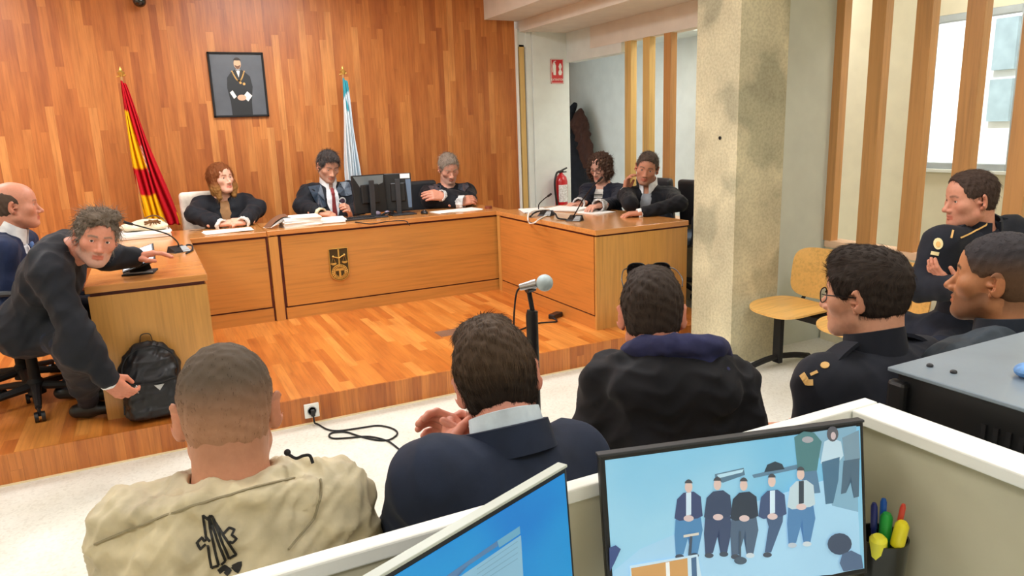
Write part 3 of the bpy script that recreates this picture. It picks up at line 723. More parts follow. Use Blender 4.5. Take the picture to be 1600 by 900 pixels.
def strands(V, F, f, comb, n, L, rad, col, seed=3, seg=4, lift=.25, curl=0, cvar=.25, mask=None, back=.2, o_j=.12):
    r = np.random.default_rng(seed); N = vnorm(V, F); q = V[F]; ar = np.linalg.norm(np.cross(q[:, 2]-q[:, 0], q[:, 3]-q[:, 1]), axis=1); pr = ar/ar.sum()
    idx = r.choice(len(F), n, p=pr); u = r.random((n, 1)); v = r.random((n, 1)); a = q[idx]
    P = (a[:, 0]*(1-u)+a[:, 1]*u)*(1-v)+(a[:, 3]*(1-u)+a[:, 2]*u)*v; Nn = N[F[idx, 0]]
    pl = f.l(P)
    if mask is not None: k = mask(pl); P, Nn, pl = P[k], Nn[k], pl[k]
    n = len(P); D = comb(pl)@f.R.T; D = D-Nn*(D*Nn).sum(1, keepdims=True)*1.0; D /= np.linalg.norm(D, axis=1, keepdims=True)+1e-9
    D = D+o_j*r.normal(size=D.shape)
    Ls = (L if np.ndim(L) == 0 else np.asarray(L(pl))[:, None])*r.uniform(.6, 1.15, (n, 1))*f.k
    pts = []; ph = r.uniform(0, 6.28, (n, 1)); B = np.cross(D, Nn)
    for i in range(seg+1):
        t = i/seg; off = D*Ls*t+Nn*Ls*(lift*t-(lift*.9+back)*t*t)
        if curl: off = off+curl*f.k*(B*np.sin(ph+t*9)+Nn*np.cos(ph+t*9))*min(1, t*2)
        pts.append(P-Nn*.001+off)
    T = D/(np.linalg.norm(D, axis=1, keepdims=True)); X = nrm_rows(np.cross(T, Nn+.01)); Y = np.cross(T, X); VV = []
    for i, p in enumerate(pts):
        w = rad*f.k*(1-.85*(i/seg)**1.5)
        for kx in range(3): a_ = 2*math.pi*kx/3; VV.append(p+w*(math.cos(a_)*X+math.sin(a_)*Y))
    VV = np.stack(VV, 1).reshape(-1, 3); m = 3*(seg+1); base = (np.arange(n)*m)[:, None]; FF = []
    for i in range(seg):
        for kx in range(3): FF.append(base+np.array([[i*3+kx, i*3+(kx+1) % 3, (i+1)*3+(kx+1) % 3, (i+1)*3+kx]]))
    FF = np.stack(FF, 1).reshape(-1, 4)
    cc = col(pl)*(1+cvar*r.normal(size=(n, 1))).clip(.45, 1.8); return VV, FF, np.repeat(cc, m, 0).clip(0, 1)
def nrm_rows(a): return a/(np.linalg.norm(a, axis=1, keepdims=True)+1e-9)

def comb_back(p):
    d = np.zeros_like(p); d[:, 1] = -.6-.0*p[:, 1]; d[:, 2] = -1.0*(p[:, 2] < .07)-.25; d[:, 0] = p[:, 0]*3; return d
def comb_fwd(p):
    d = np.zeros_like(p); top = sstep(.02, .09, p[:, 2]); d[:, 1] = top*1.1-(1-top)*.25; d[:, 2] = -(1-top)-.1; d[:, 0] = .35*top+p[:, 0]*2; return d
def comb_down(p):
    d = np.zeros_like(p); d[:, 2] = -1; d[:, 0] = np.sign(p[:, 0])*.3*(p[:, 2] > .05); d[:, 1] = -.3; return d
def hair_build(root, f, o, res):
    st = o.get('hair'); hc = np.array(lin(o['haircol'])); sk = np.array(lin(o['skin'])); S = SDF(res)
    if st is None: return
    hl = o.get('hairline', .07); th = o.get('thick', .006); seed = o.get('seed', 1)
    front = lambda S: S.el((0, .105, .012), (.088, .07, (hl-.012)/.93), .006, f, -1)
    if st in ('short', 'buzz', 'curlytop'):
        S.el((0, -.014, .032), (.0765+th*.7, .097+th, .086+th), .01, f)
        S.el((0, -.035, -.02), (.063+th*.8, .066+th*.6, .068), .02, f).el((0, .03, .035), (.064+th*.7, .0585+th*.6, .0595+th*.6), .02, f)
        if st != 'buzz':
            S.el((0, .022, .068), (.056, .062, .042+th), .02, f)
            for q in o.get('lumps', []): S.el(q[0], q[1], .015, f)
        front(S)
        for x in (-1, 1):
            S.el((x*.09, .003, -.022), (.034, .0225, .04), .006, f, -1); S.bx((x*.08, .05, -.045), (.05, .05, .035), .01, .008, f, -1)
        S.half((0, -.15, -1), .0725, f, .02)
    elif st in ('receding',):      # hair at the sides and back, bald crown
        S.el((0, -.018, .02), (.0765+th, .097+th, .08), .01, f).el((0, -.035, -.02), (.063+th, .067+th*.6, .068), .02, f)
        S.el((0, .045, .085), (.085, .10, .055), .02, f, -1); S.half((0, .85, -.53), .85*.02-.53*.0, f, .01)
        for x in (-1, 1): S.el((x*.09, .003, -.022), (.034, .0225, .04), .006, f, -1)
        S.half((0, -.15, -1), .0725, f, .02)
    elif st == 'long':
        L = o.get('len', .13); wd = o.get('wide', 1.0)
        S.el((0, -.012, .036), (.088*wd, .104, .09), .01, f)
        for x in (-1, 1):
            S.rc((x*.068*wd, .01, .03), (x*.078*wd, .02, -L*.55), .034, .032, .03, f); S.rc((x*.078*wd, .02, -L*.5), (x*.07*wd, .035, -L), .033, .02, .03, f)
        S.rc((0, -.06, 0), (0, -.062, -L*.8), .065, .05, .03, f, flat=(1, 0, 0), fac=1.25)
        S.el((0, .10, -.03), (.054, .075, .098), .012, f, -1); S.el((0, .05, -.13), (.042, .08, .07), .012, f, -1)
    V, F = S.mesh(); V = relax(V, F, 1)
    P = f.l(V); N = vnorm(V, F); h = 0
    rr = np.random.default_rng(seed)
    for i in range(5):
        d = nrm(rr.normal(size=3)*np.array([1.4, 1, .5])); h = h+np.sin(P@d*rr.uniform(130, 330)+2*np.sin(P@nrm(rr.normal(size=3))*60))
    V = V+N*(h*o.get('tex', .0005)*f.k)[:, None]
    def colf(p):
        c = np.tile(hc, (len(p), 1))
        if o.get('fade'):
            z0, z1, fc = o['fade']; c = mixc(c, np.array(lin(fc)), 1-sstep(z0, z1, p[:, 2]+.12*p[:, 1]))
        if o.get('grey'): gc, zz = o['grey']; c = mixc(c, np.array(lin(gc)), 1-sstep(zz-.04, zz+.03, p[:, 2]))
        return c
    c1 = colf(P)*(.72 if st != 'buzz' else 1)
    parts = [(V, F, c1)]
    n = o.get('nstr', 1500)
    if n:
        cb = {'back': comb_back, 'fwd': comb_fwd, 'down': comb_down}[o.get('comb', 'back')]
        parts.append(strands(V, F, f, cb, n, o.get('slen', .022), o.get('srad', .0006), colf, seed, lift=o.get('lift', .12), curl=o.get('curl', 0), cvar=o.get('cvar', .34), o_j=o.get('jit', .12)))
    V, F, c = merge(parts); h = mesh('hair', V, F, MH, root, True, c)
    tx = o.get('hairlabel')
    return h
def eyes_build(root, f, o):
    g = o.get('gaze', (0, 0))
    for x in (-1, 1):
        s = MB().sphere((0, 0, 0), .0126, 14); V = s.V[0]; d = nrm(np.array([math.sin(R_(g[0])), math.cos(R_(g[0])), math.sin(R_(g[1]))]))
        an = np.arccos(np.clip(nrm_rows(V)@d, -1, 1)); c = np.tile(lin((232, 226, 220)), (len(V), 1)); c = mixc(c, lin(o.get('iris', (62, 44, 32))), sstep(.52, .46, an)); c = mixc(c, (.005, .005, .005), sstep(.24, .2, an))
        mesh('eye', f.W(V+np.array([x*.031, .0705, 0])), s.F, ME, root, True, c)
def glasses(root, f, name='glasses', m=None, up=0., round_=.5, color=None, dark=False):
    m = m or M['black']; b = MB()
    def rim(x, w=.026, h=.020):
        out = []
        for t in np.linspace(0, 2*math.pi, 24, endpoint=False):
            c, s = math.cos(t), math.sin(t); e = .75
            out.append((x*.033+w*np.sign(c)*abs(c)**e, .0965-.0000*abs(c)-.12*abs(x*.033+w*c)**1.6, -.003+h*np.sign(s)*abs(s)**e))
        return out
    for x in (-1, 1):
        b.tube([f.w(p) for p in rim(x)], .0017*f.k, 6, closed=True)
        b.tube([f.w(p) for p in spline([(x*.057, .091, .004), (x*.071, .07, .004), (x*.079, .0, .002), (x*.076, -.028, -.012)], 6)], .0017*f.k, 6)
    b.tube([f.w(p) for p in [(-.01, .0985, .001), (0, .1, .003), (.01, .0985, .001)]], .0017*f.k, 6)
    o = b.build(name, m, root)
    gl = MB()
    for x in (-1, 1):
        R = rim(x); gl.add([f.w(p) for p in R], [list(range(24))])
    gl.build('lenses', M['lens_dark'] if dark else M['lens'], o)
    return o
gm2, nt, bb = newmat('clear_lens'); bb.inputs['Transmission Weight'].default_value = 1; bb.inputs['Roughness'].default_value = .02; bb.inputs['IOR'].default_value = 1.02; M['lens'] = gm2
M['lens_dark'] = plain('dark_lens', (14, 14, 18), .1, coat=.5)

def ring(f, c, rx, ry, z0, z1, th, m, name, root, tilt=0, gap=0, n=28):
    """collar band around a neck in frame f"""
    b = MB(); A0 = math.pi/2+gap; A1 = math.pi/2+2*math.pi-gap
    V = []; aa = np.linspace(A0, A1, n)
    for a in aa:
        for (rr, zz) in ((0, z0), (0, z1), (-th, z1), (-th, z0)):
            fl = 1.0+.10*(zz == z0); V.append(f.w((c[0]+(rx*fl+rr)*math.cos(a), c[1]+(ry*fl+rr)*math.sin(a), c[2]+zz+tilt*math.sin(a))))
    F = [[i*4+k, i*4+(k+1) % 4, (i+1)*4+(k+1) % 4, (i+1)*4+k] for i in range(n-1) for k in range(4)]
    F += [[0, 1, 2, 3], [(n-1)*4+k for k in (3, 2, 1, 0)]]
    b.add(V, F, True); return b.build(name, m, root)
def surf_y(f, fn, x, z): return fn(x, z)

def person(name, sp):
    """builds one seated figure; sp holds the joints (world), sizes and clothes"""
    s = sp.get('s', 1.0); hf = Fr(sp['head'], facing(*sp['hrot']), s*sp.get('hs', 1.0)); o = sp['face']; res = sp.get('res', .004)
    sh = [np.array(sp['shR'], float), np.array(sp['shL'], float)]; nb = np.array(sp['neck'], float); pv = np.array(sp['pelvis'], float)
    x = nrm(sh[0]-sh[1]); up = nb-pv; Lt = np.linalg.norm(up); z = nrm(up-x*(up@x)); y = np.cross(z, x); tf = Fr(nb, np.stack([x, y, z], 1), s); Ls = Lt/s
    hw = np.linalg.norm(sh[0]-sh[1])/2/s
    root = empty('person', (pv[0], pv[1], sp.get('floor', 0)), sp['label'], 'person', sp.get('group'))
    # skin
    parts = []; S = SDF(res*s); head_sdf(S, hf, o)
    nk = sp.get('neckr', .056)
    S.rc(hf.w((0, -.028, -.055)), tf.w((0, .0, -.03)), nk*s, (nk+.006)*s, .03).rc(hf.w((0, -.05, -.03)), tf.w((0, -.03, -.02)), .045*s, .05*s, .03)
    S.rc(tf.w((-.07, 0, -.05)), tf.w((.07, 0, -.05)), .05*s, .05*s, .05)
    V, F = S.mesh(); parts.append((V, F, head_cols(V, hf, o)))
    skc = np.array(lin(o['skin']))
    # coarse inner body, hidden by the clothes
    B = SDF(.016*s); B.el((0, .0, -.2), (hw*.8, .08, .2), .05, tf).rc((0, 0, -.3), (0, 0, -Ls), .1, .12, .05, tf, flat=(0, 1, 0), fac=.8)
    for i in (0, 1):
        e = np.array(sp['elR' if i == 0 else 'elL']); w = np.array(sp['wrR' if i == 0 else 'wrL']); kn = np.array(sp['knR' if i == 0 else 'knL']); an = np.array(sp['anR' if i == 0 else 'anL'])
        hp = pv+x*(.09*s*(1 if i == 0 else -1)); B.rc(sh[i], e, .042*s, .036*s, .03).rc(e, w, .034*s, .026*s, .02).rc(hp, kn, .068*s, .05*s, .04).rc(kn, an, .048*s, .036*s, .03)
    V, F = B.mesh(); parts.append((V, F, np.tile(skc, (len(V), 1))))
    for i, kx in enumerate(('handR', 'handL')):
        h = sp.get(kx)
        if h is None: continue
        H = SDF(sp.get('hres', .0035)*s); w = np.array(sp['wrR' if i == 0 else 'wrL']); e = np.array(sp['elR' if i == 0 else 'elL'])
        hand_sdf(H, w, h[0], h[1], h[5] if len(h) > 5 else (1 if i == 0 else -1)*-1, h[2], s*(h[3] if len(h) > 3 else 1), h[4] if len(h) > 4 else .5)
        H.rc(w, w+(e-w)*.5, .025*s, .032*s, .02)
        V, F = H.mesh(); c = np.tile(skc*np.array([1.0, .93, .9]), (len(V), 1)); parts.append((V, F, c))
    V, F, c = merge(parts); body = mesh('body', V, F, MS, root, True, c)
    hair_build(root, hf, o, res*s)
    if o.get('lids', 1) > 0: eyes_build(root, hf, o)
    # top garment
    g = sp['top']; m = g['mat']; ex = g.get('ex', .0); G = SDF(g.get('res', .0085)*s)
    G.el((0, .006, -.17), (hw*.88+ex, .108+ex, .19), .05, tf).el((0, .01, -.34), (hw*.76+ex, .112+ex, .2), .05, tf).el((0, 0, -Ls+.03), (hw*.88+ex, .13+ex, .13), .06, tf)
    G.rc((0, -.01, -.012), tf.l(sh[0]), .046+ex*.5, .052+ex*.6, .05, tf).rc((0, -.01, -.012), tf.l(sh[1]), .046+ex*.5, .052+ex*.6, .05, tf)
    G.el((0, -.05, -.12), (hw*.95, .06+ex, .14), .06, tf)
    ar = g.get('arm', (.060, .052, .042)); sl = g.get('sleeve', .93)
    for i in (0, 1):
        e = np.array(sp['elR' if i == 0 else 'elL']); w = np.array(sp['wrR' if i == 0 else 'wrL']); we = e+(w-e)*sl
        G.rc(sh[i], e, ar[0]*s, ar[1]*s, .075).rc(e, we, ar[1]*s, ar[2]*s, .03)
    for q in g.get('extra', []): q(G, tf, hf)
    vo = g.get('open')
    if vo: G.el((0, .125, -.03), (vo[0], .085, vo[1]), .008, tf, -1)
    G.rc(hf.w((0, -.03, -.03)), tf.w((0, 0, -.02)), (nk+.002)*s, (nk+.008)*s, .01, op=-1)
    V, F = G.mesh(); V = relax(V, F, 1); V = folds(V, F, g.get('fold', .004)*s, g.get('lam', .07)*s, g.get('seed', 1)); mesh(g.get('name', 'jacket'), V, F, m, root, True)
    if g.get('inner'):
        nm, mm = g['inner']; G = SDF(.007*s)
        G.el((0, .004, -.17), (hw*.80, .104+ex, .185), .04, tf).el((0, .006, -.3), (hw*.7, .106+ex, .2), .04, tf)
        G.rc((-.09, -.005, -.035), (.09, -.005, -.035), .045, .045, .03, tf); G.rc(hf.w((0, -.03, -.03)), tf.w((0, 0, -.02)), (nk+.002)*s, (nk+.006)*s, .01, op=-1)
        V, F = G.mesh(); V = folds(relax(V, F, 1), F, .0015, .04, 5); mesh(nm, V, F, mm, root, True)
    # trousers and shoes
    tr = sp.get('trousers', M['trousers']); T = SDF(.013*s)
    T.el(pv+z*.02, (.17*s, .15*s, .12*s), .05)
    Sh = []
    for i in (0, 1):
        kn = np.array(sp['knR' if i == 0 else 'knL']); an = np.array(sp['anR' if i == 0 else 'anL']); hp = pv+x*(.095*s*(1 if i == 0 else -1))
        T.rc(hp, kn, .088*s, .066*s, .04).rc(kn, an, .064*s, .05*s, .03)
        fd = nrm(np.array([y[0], y[1], 0])); Q = SDF(.009*s); a0 = np.array([an[0], an[1], sp.get('floor', 0)+.045*s])
        Q.rc(a0-fd*.05*s, a0+fd*.15*s, .042*s, .034*s, .02, flat=(0, 0, 1), fac=.85).rc(a0, an, .04*s, .04*s, .02)
        Q.half((0, 0, -1), -(sp.get('floor', 0)+.004), WF, .004); Sh.append(Q)
    V, F = T.mesh(); mesh('trousers', folds(relax(V, F, 1), F, .004, .08, 9), F, tr, root, True)
    for Q in Sh:
        V, F = Q.mesh(); mesh('shoe', V, F, sp.get('shoe', M['black']), root, True)
    return root, hf, tf, hw, (sh, nk)
M['trousers'] = fabric('dark_trousers', (34, 38, 50), rough=.8)
M['jeans'] = fabric('blue_jeans', (62, 92, 132), rough=.85)
# ------------------------------------------------------------------ people
from mathutils.bvhtree import BVHTree
def bvh(*objs):
    V, F, n = [], [], 0
    for o in objs:
        L = Vector((0, 0, 0)); V += [tuple(v.co) for v in o.data.vertices]; F += [[i+n for i in p.vertices] for p in o.data.polygons]; n = len(V)
    return BVHTree.FromPolygons(V, F)
def kids(root, *names): return [c for c in root.children_recursive if c.name.split('.')[0] in names]
def hits(tree, pts, off=.003, dens=6):
    """spread a polyline drawn over a surface"""
    out = []; P = []
    for a, b in zip(pts[:-1], pts[1:]):
        for i in range(dens): P.append((a[0]+(b[0]-a[0])*i/dens, a[1]+(b[1]-a[1])*i/dens))
    P.append(pts[-1])
    for x, y in P:
        r = ray(x, y); h = tree.ray_cast(Vector(C0), Vector(r))
        if h[0] is not None:
            n = np.array(h[1]); n = n if n@r < 0 else -n; out.append((np.array(h[0])+n*off, n))
    return out
def stitch(b, tree, pts, wid, thk=.0015, off=.0015, dens=5):
    H = hits(tree, pts, off, dens)
    if len(H) < 2: return
    P = np.array([h[0] for h in H]); N = np.array([h[1] for h in H]); W = []
    for i in range(len(P)):
        T = P[min(i+1, len(P)-1)]-P[max(i-1, 0)]; W.append(np.cross(N[i], nrm(T)))
    b.band(P, wid, thk, np.array(W))
def patch(b, tree, poly, off=.002, thk=.0015):
    """closed outline laid on a surface"""
    H = hits(tree, list(poly)+[poly[0]], off, 3)
    if len(H) < 4: return
    P = np.array([h[0] for h in H]); N = nrm(np.mean([h[1] for h in H], 0)); c = P.mean(0); n = len(P)
    hc = hits(tree, [(sum(p[0] for p in poly)/len(poly), sum(p[1] for p in poly)/len(poly))]*2, off, 1); c = hc[0][0] if hc else c
    V = np.concatenate([P, [c], P-N*.004]); F = [[i, (i+1) % n, n] for i in range(n)]+[[i, (i+1) % n, n+1+(i+1) % n, n+1+i] for i in range(n)]; b.add(V, F)

def sit(head, az, s, floor, hrot, lean=.04, seat=.56, knee=.44, bl=0., twist=0, shw=.175, drop=.165, roll=0):
    h = np.array(head, float); B = facing(az); x, y = B[:, 0], B[:, 1]; zz = np.array([0, 0, 1.])
    nb = h-y*.045*s-zz*drop*s+x*bl; Bt = facing(az+twist, 0, roll); xt = Bt[:, 0]
    d = dict(head=h, hrot=hrot, s=s, floor=floor, neck=nb, shR=nb+xt*shw*s-zz*.05*s, shL=nb-xt*shw*s-zz*.05*s)
    pv = nb-y*lean*s; pv[2] = floor+seat*s; d['pelvis'] = pv
    kn = knee*s
    d['knR'] = pv+x*.12*s+y*kn; d['knL'] = pv-x*.12*s+y*kn; d['anR'] = d['knR']+y*.03*s; d['anL'] = d['knL']+y*.03*s
    for k in ('knR', 'knL'): d[k][2] = floor+.53*s
    for k in ('anR', 'anL'): d[k][2] = floor+.10*s
    # hands on lap by default
    d['elR'] = nb+x*.24*s-zz*.34*s-y*.02*s; d['elL'] = nb-x*.24*s-zz*.34*s-y*.02*s
    d['wrR'] = pv+x*.09*s+y*.26*s+zz*.1*s; d['wrL'] = pv-x*.09*s+y*.26*s+zz*.1*s
    d['handR'] = (nrm(y-x*.4), -zz, .35); d['handL'] = (nrm(y+x*.4), -zz, .35)
    return d
DN = np.array([0, 0, -1.])
cuffm = fabric('white_cuff', (226, 226, 220), rough=.9, fold=.6, fs=60, fd=.004)
def cuff(root, e, w, s, r0=.04, r1=.05, L=.07, m=None, off=0.0, name='cuff'):
    e, w = np.array(e), np.array(w); d = nrm(w-e); S = SDF(.004*s); a = w-d*(L*.6-off)*s; b = a+d*L*s
    S.rc(a, b, r0*s, r1*s, .01).rc(a-d*.05, b+d*.1, (r0-.010)*s, (r1-.012)*s, .003, op=-1).half(d, d@(b+d*.002), WF, .003).half(-d, -d@(a-d*.002), WF, .003)
    V, F = S.mesh(); V = folds(V, F, .003*s, .025, 3); return mesh(name, V, F, m or cuffm, root, True)
def tie_shape(root, tf, m, z0=-.02, z1=-.3, yy=.125, s=1, name='tie'):
    S = SDF(.004*s); S.rc((0, yy-.03, z0), (0, yy-.01, z0-.03), .016, .011, .006, tf, flat=(0, 1, 0), fac=.6).rc((0, yy-.01, z0-.03), (0, yy+.012, z1), .013, .026, .006, tf, flat=(0, 1, 0), fac=.25)
    V, F = S.mesh(); mesh(name, V, F, m, root, True)
ROBE = dict(mat=M['cloth_black'], name='robe', ex=.012, arm=(.072, .070, .066), sleeve=.86, fold=.007, lam=.09)
people = {}
SK = (214, 158, 128); SKW = (226, 172, 146); SKT = (196, 136, 104)

# ---- the three on the bench
d = sit(AY(345, 278, 6.66), 178, 1.06, HP, (150, -2, 3), lean=.0, shw=.165)
d.update(label='seated woman with long auburn hair in a black robe with white cuffs, behind the bench', res=.0045,
  face=dict(skin=(230, 180, 156), hair='long', haircol=(138, 80, 42), len=.15, wide=.98, cvar=.15, nstr=2200, slen=.05, srad=.0008, comb='down', tex=.001, jaw=.93, nose=.85, lip=(.8, .38, .38), iris=(60, 44, 36), grey=((176, 128, 70), -.05)),
  elR=AY(303, 335, 6.55), elL=AY(402, 325, 6.6), wrR=AY(341, 350, 6.36), wrL=AY(382, 346, 6.36))
d['handR'] = (nrm((.9, -.15, .05)), nrm((.2, .3, -1)), .5, 1, .6); d['handL'] = (nrm((-.8, -.3, .05)), nrm((-.3, .5, -.8)), .65, 1, .6)
d['top'] = dict(ROBE, open=(.034, .2), inner=('jumper', fabric('tan_jumper', (150, 112, 76), rough=.9)), seed=3)
root, hf, tf, hw, _ = person('p', d); people[3] = root
for a, b in (('elR', 'wrR'), ('elL', 'wrL')): cuff(root, d[a], d[b], 1.1, .036, .05, .10)
d = sit(AY(513, 259, 6.66), 176, 1.11, HP, (172, 24, -4), lean=.02)
d.update(label='seated dark-haired man in black robe, white shirt and red tie, reading papers at the bench', res=.0045,
  face=dict(skin=(214, 160, 134), hair='short', haircol=(84, 78, 76), thick=.008, nstr=3200, slen=.042, srad=.001, jit=.35, lift=.3, cvar=.5, comb='fwd', hairline=.074, lumps=[((0, .045, .092), (.055, .05, .03))], grey=((150, 150, 150), -.005), beard=((150, 130, 120), .35), lids=.003, gaze=(0, -25)),
  elR=AY(472, 322, 6.6), elL=AY(560, 325, 6.62), wrR=AY(498, 333, 6.38), wrL=AY(548, 336, 6.4))
d['handR'] = (nrm((.8, -.35, -.1)), nrm((.2, .2, -1)), .45, 1, .5); d['handL'] = (nrm((-.25, -.5, .5)), nrm((-.8, .3, -.3)), .5, 1, .5)
d['top'] = dict(ROBE, open=(.052, .21), inner=('shirt', M.setdefault('shirt', fabric('white_shirt', (228, 228, 232), rough=.8, fold=.25))), seed=5)
root, hf, tf, hw, _ = person('p', d); people[4] = root
ring(tf, (0, .0, 0), .066, .07, .0, .075, .006, M['shirt'], 'collar', root, tilt=-.025, gap=.25)
tie_shape(root, tf, fabric('red_tie', (128, 52, 52), rough=.6), s=1.1)
cuff(root, d['elR'], d['wrR'], 1.1, .038, .052, .10, fabric('cream_lace', (214, 206, 172), fold=.8, fs=70, fd=.005))
satin = plain('robe_satin', (58, 70, 84), .35, var=.2, vs=30)
T = bvh(*kids(root, 'robe')); b = MB(); patch(b, T, [(478, 284), (496, 276), (504, 296), (510, 322), (500, 326), (488, 308)], .008); patch(b, T, [(532, 281), (546, 286), (550, 304), (544, 306), (532, 306), (526, 296)], .008); b.build('satin_yoke', satin, root)
b = MB(); c5 = [(535+5.5*math.cos(t), 314+6*math.sin(t)) for t in np.linspace(0, 2*math.pi, 12, endpoint=False)]; patch(b, T, c5, .004); b.build('badge', plain('badge_silver', (200, 196, 190), .4, metal=.3), root)
b = MB(); patch(b, T, [(535+3.6*math.cos(t), 314+4*math.sin(t)) for t in np.linspace(0, 2*math.pi, 10, endpoint=False)], .006); b.build('badge_centre', plain('badge_blue', (64, 44, 60), .4), root)
d = sit(AY(701, 262, 6.66), 182, 1.15, HP, (184, 26, 4), lean=.0)
d.update(label='seated grey-haired man in black robe with crossed forearms, right end of the bench', res=.0045,
  face=dict(skin=(220, 160, 136), hair='short', haircol=(170, 156, 142), thick=.005, nstr=3200, slen=.028, srad=.001, jit=.4, lift=.3, cvar=.4, comb='fwd', hairline=.076, beard=((200, 180, 168), .3), lids=.003, gaze=(0, -25)),
  elR=AY(672, 312, 6.5), elL=AY(732, 312, 6.5), wrR=AY(716, 316, 6.33), wrL=AY(692, 306, 6.37))
d['handR'] = (nrm((.8, -.1, .12)), nrm((.1, .7, -.6)), .3, 1.1, .3); d['handL'] = (nrm((-.8, -.1, .1)), nrm((-.1, .8, -.5)), .25, 1.1, .2)
d['top'] = dict(ROBE, seed=8, extra=[lambda G, tf, hf: G.rc((-.14, .12, -.33), (.14, .12, -.33), .05, .05, .04, tf)])
root, hf, tf, hw, _ = person('p', d); people[5] = root
T = bvh(*kids(root, 'robe')); b = MB(); patch(b, T, [(672, 278), (684, 272), (690, 286), (688, 300), (678, 304), (669, 292)], .008); patch(b, T, [(714, 272), (726, 277), (733, 292), (726, 300), (716, 296)], .008); b.build('satin_yoke', satin, root)
lace = fabric('white_lace', (206, 206, 204), fold=1.0, fs=90, fd=.006, var=.25)
cuff(root, d['elR'], d['wrR'], 1.12, .05, .062, .13, lace); cuff(root, d['elL'], d['wrL'], 1.12, .045, .05, .06, lace)

# ---- the two behind the right desk
d = sit(AX(938, 261, 3.86), 240, 1.08, HP, (245, 18, 0), lean=.0, shw=.16)
d.update(label='seated woman with curly brown hair and glasses in dark blazer at the right desk', res=.0045,
  face=dict(skin=(218, 168, 148), hair='long', haircol=(92, 70, 58), len=.085, wide=1.08, cvar=.18, nstr=2600, slen=.05, srad=.0009, comb='down', curl=.012, tex=.004, jaw=.94, nose=.9, lids=.003, gaze=(0, -25)),
  elR=AX(912, 312, 3.68), elL=AX(962, 318, 3.7), wrR=AX(905, 318, 3.45), wrL=AX(938, 321, 3.4))
d['handR'] = (nrm((-.8, -.1, -.02)), DN, .4, 1, .5); d['handL'] = (nrm((-.9, -.2, -.02)), DN, .3, 1, .3)
d['top'] = dict(mat=fabric('navy_blazer', (30, 34, 48), rough=.75), ex=0, open=(.045, .24), inner=('striped_top', fabric('pale_top', (206, 204, 198), var=.2)), seed=11, fold=.004, sleeve=.8, arm=(.058, .055, .050))
root, hf, tf, hw, _ = person('p', d); people[6] = root; glasses(root, hf)
b = MB()
for i in range(7):
    z = -.07-.035*i; b.tube([tf.w((x_, .112-.9*x_*x_, z)) for x_ in np.linspace(-.05, .05, 7)], .0045*1.08, 6)
b.build('stripes', M['blackm'], root)
cuff(root, d['elL'], d['wrL'], 1.1, .042, .055, .13, lace); cuff(root, d['elR'], d['wrR'], 1.1, .042, .055, .12, lace)
d = sit(AX(1011, 262, 3.80), 232, 1.12, HP, (222, 12, -12), lean=.02)
d.update(label='seated man in black blazer resting his head on one hand at the right desk', res=.0042,
  face=dict(skin=(204, 144, 116), hair='short', haircol=(100, 86, 76), thick=.004, nstr=3000, slen=.024, srad=.0009, jit=.4, lift=.3, cvar=.4, comb='fwd', hairline=.074, grey=((130, 124, 118), .0), beard=((120, 100, 92), .25), browk=1),
  elR=AX(985, 318, 3.45), elL=AX(1062, 318, 3.74), wrR=AX(977, 300, 3.66), wrL=AX(1003, 333, 3.44))
d['handR'] = (nrm((.1, -.12, 1.0)), nrm((.55, -.75, .1)), .45, 1.05, .2); d['handL'] = (nrm((-.75, .35, -.02)), DN, .3, 1.05, .4)
d['top'] = dict(mat=fabric('black_blazer', (26, 27, 32), rough=.75), ex=.004, open=(.042, .2), inner=('grey_shirt', fabric('grey_shirt', (152, 156, 162))), seed=13, fold=.005, arm=(.062, .056, .046))
root, hf, tf, hw, _ = person('p', d); people[7] = root
ring(tf, (0, .0, 0), .066, .07, .0, .075, .006, M['shirt'], 'collar', root, tilt=-.025, gap=.3)
cuff(root, d['elR'], d['wrR'], 1.1, .036, .038, .035, M['shirt'], .02); cuff(root, d['elL'], d['wrL'], 1.1, .036, .038, .035, M['shirt'], .02)

# ---- the two at the left desk
d = sit(A(24, 320, 4.75), 97, 1.04, HP, (86, 2, 0), lean=.1, twist=0)
d.update(label='bald-crowned man in navy suit and blue tie seated in profile, far left', res=.0042,
  face=dict(skin=(206, 142, 116), hair='receding', haircol=(96, 78, 66), thick=.004, nstr=1000, slen=.012, nose=1.25, jaw=1.05, fat=.004, gaze=(0, 0), browk=.6))
d['top'] = dict(mat=fabric('navy_suit', (28, 38, 66), rough=.7), ex=.006, open=(.05, .18), inner=('shirt', M['shirt']), seed=17, fold=.004, arm=(.062, .056, .046))
root, hf, tf, hw, _ = person('p', d); people[1] = root
ring(tf, (0, .0, 0), .068, .072, .0, .08, .006, M['shirt'], 'collar', root, tilt=-.025, gap=.25)
tie_shape(root, tf, fabric('blue_tie', (92, 122, 176), rough=.5), z1=-.26, s=1.1)
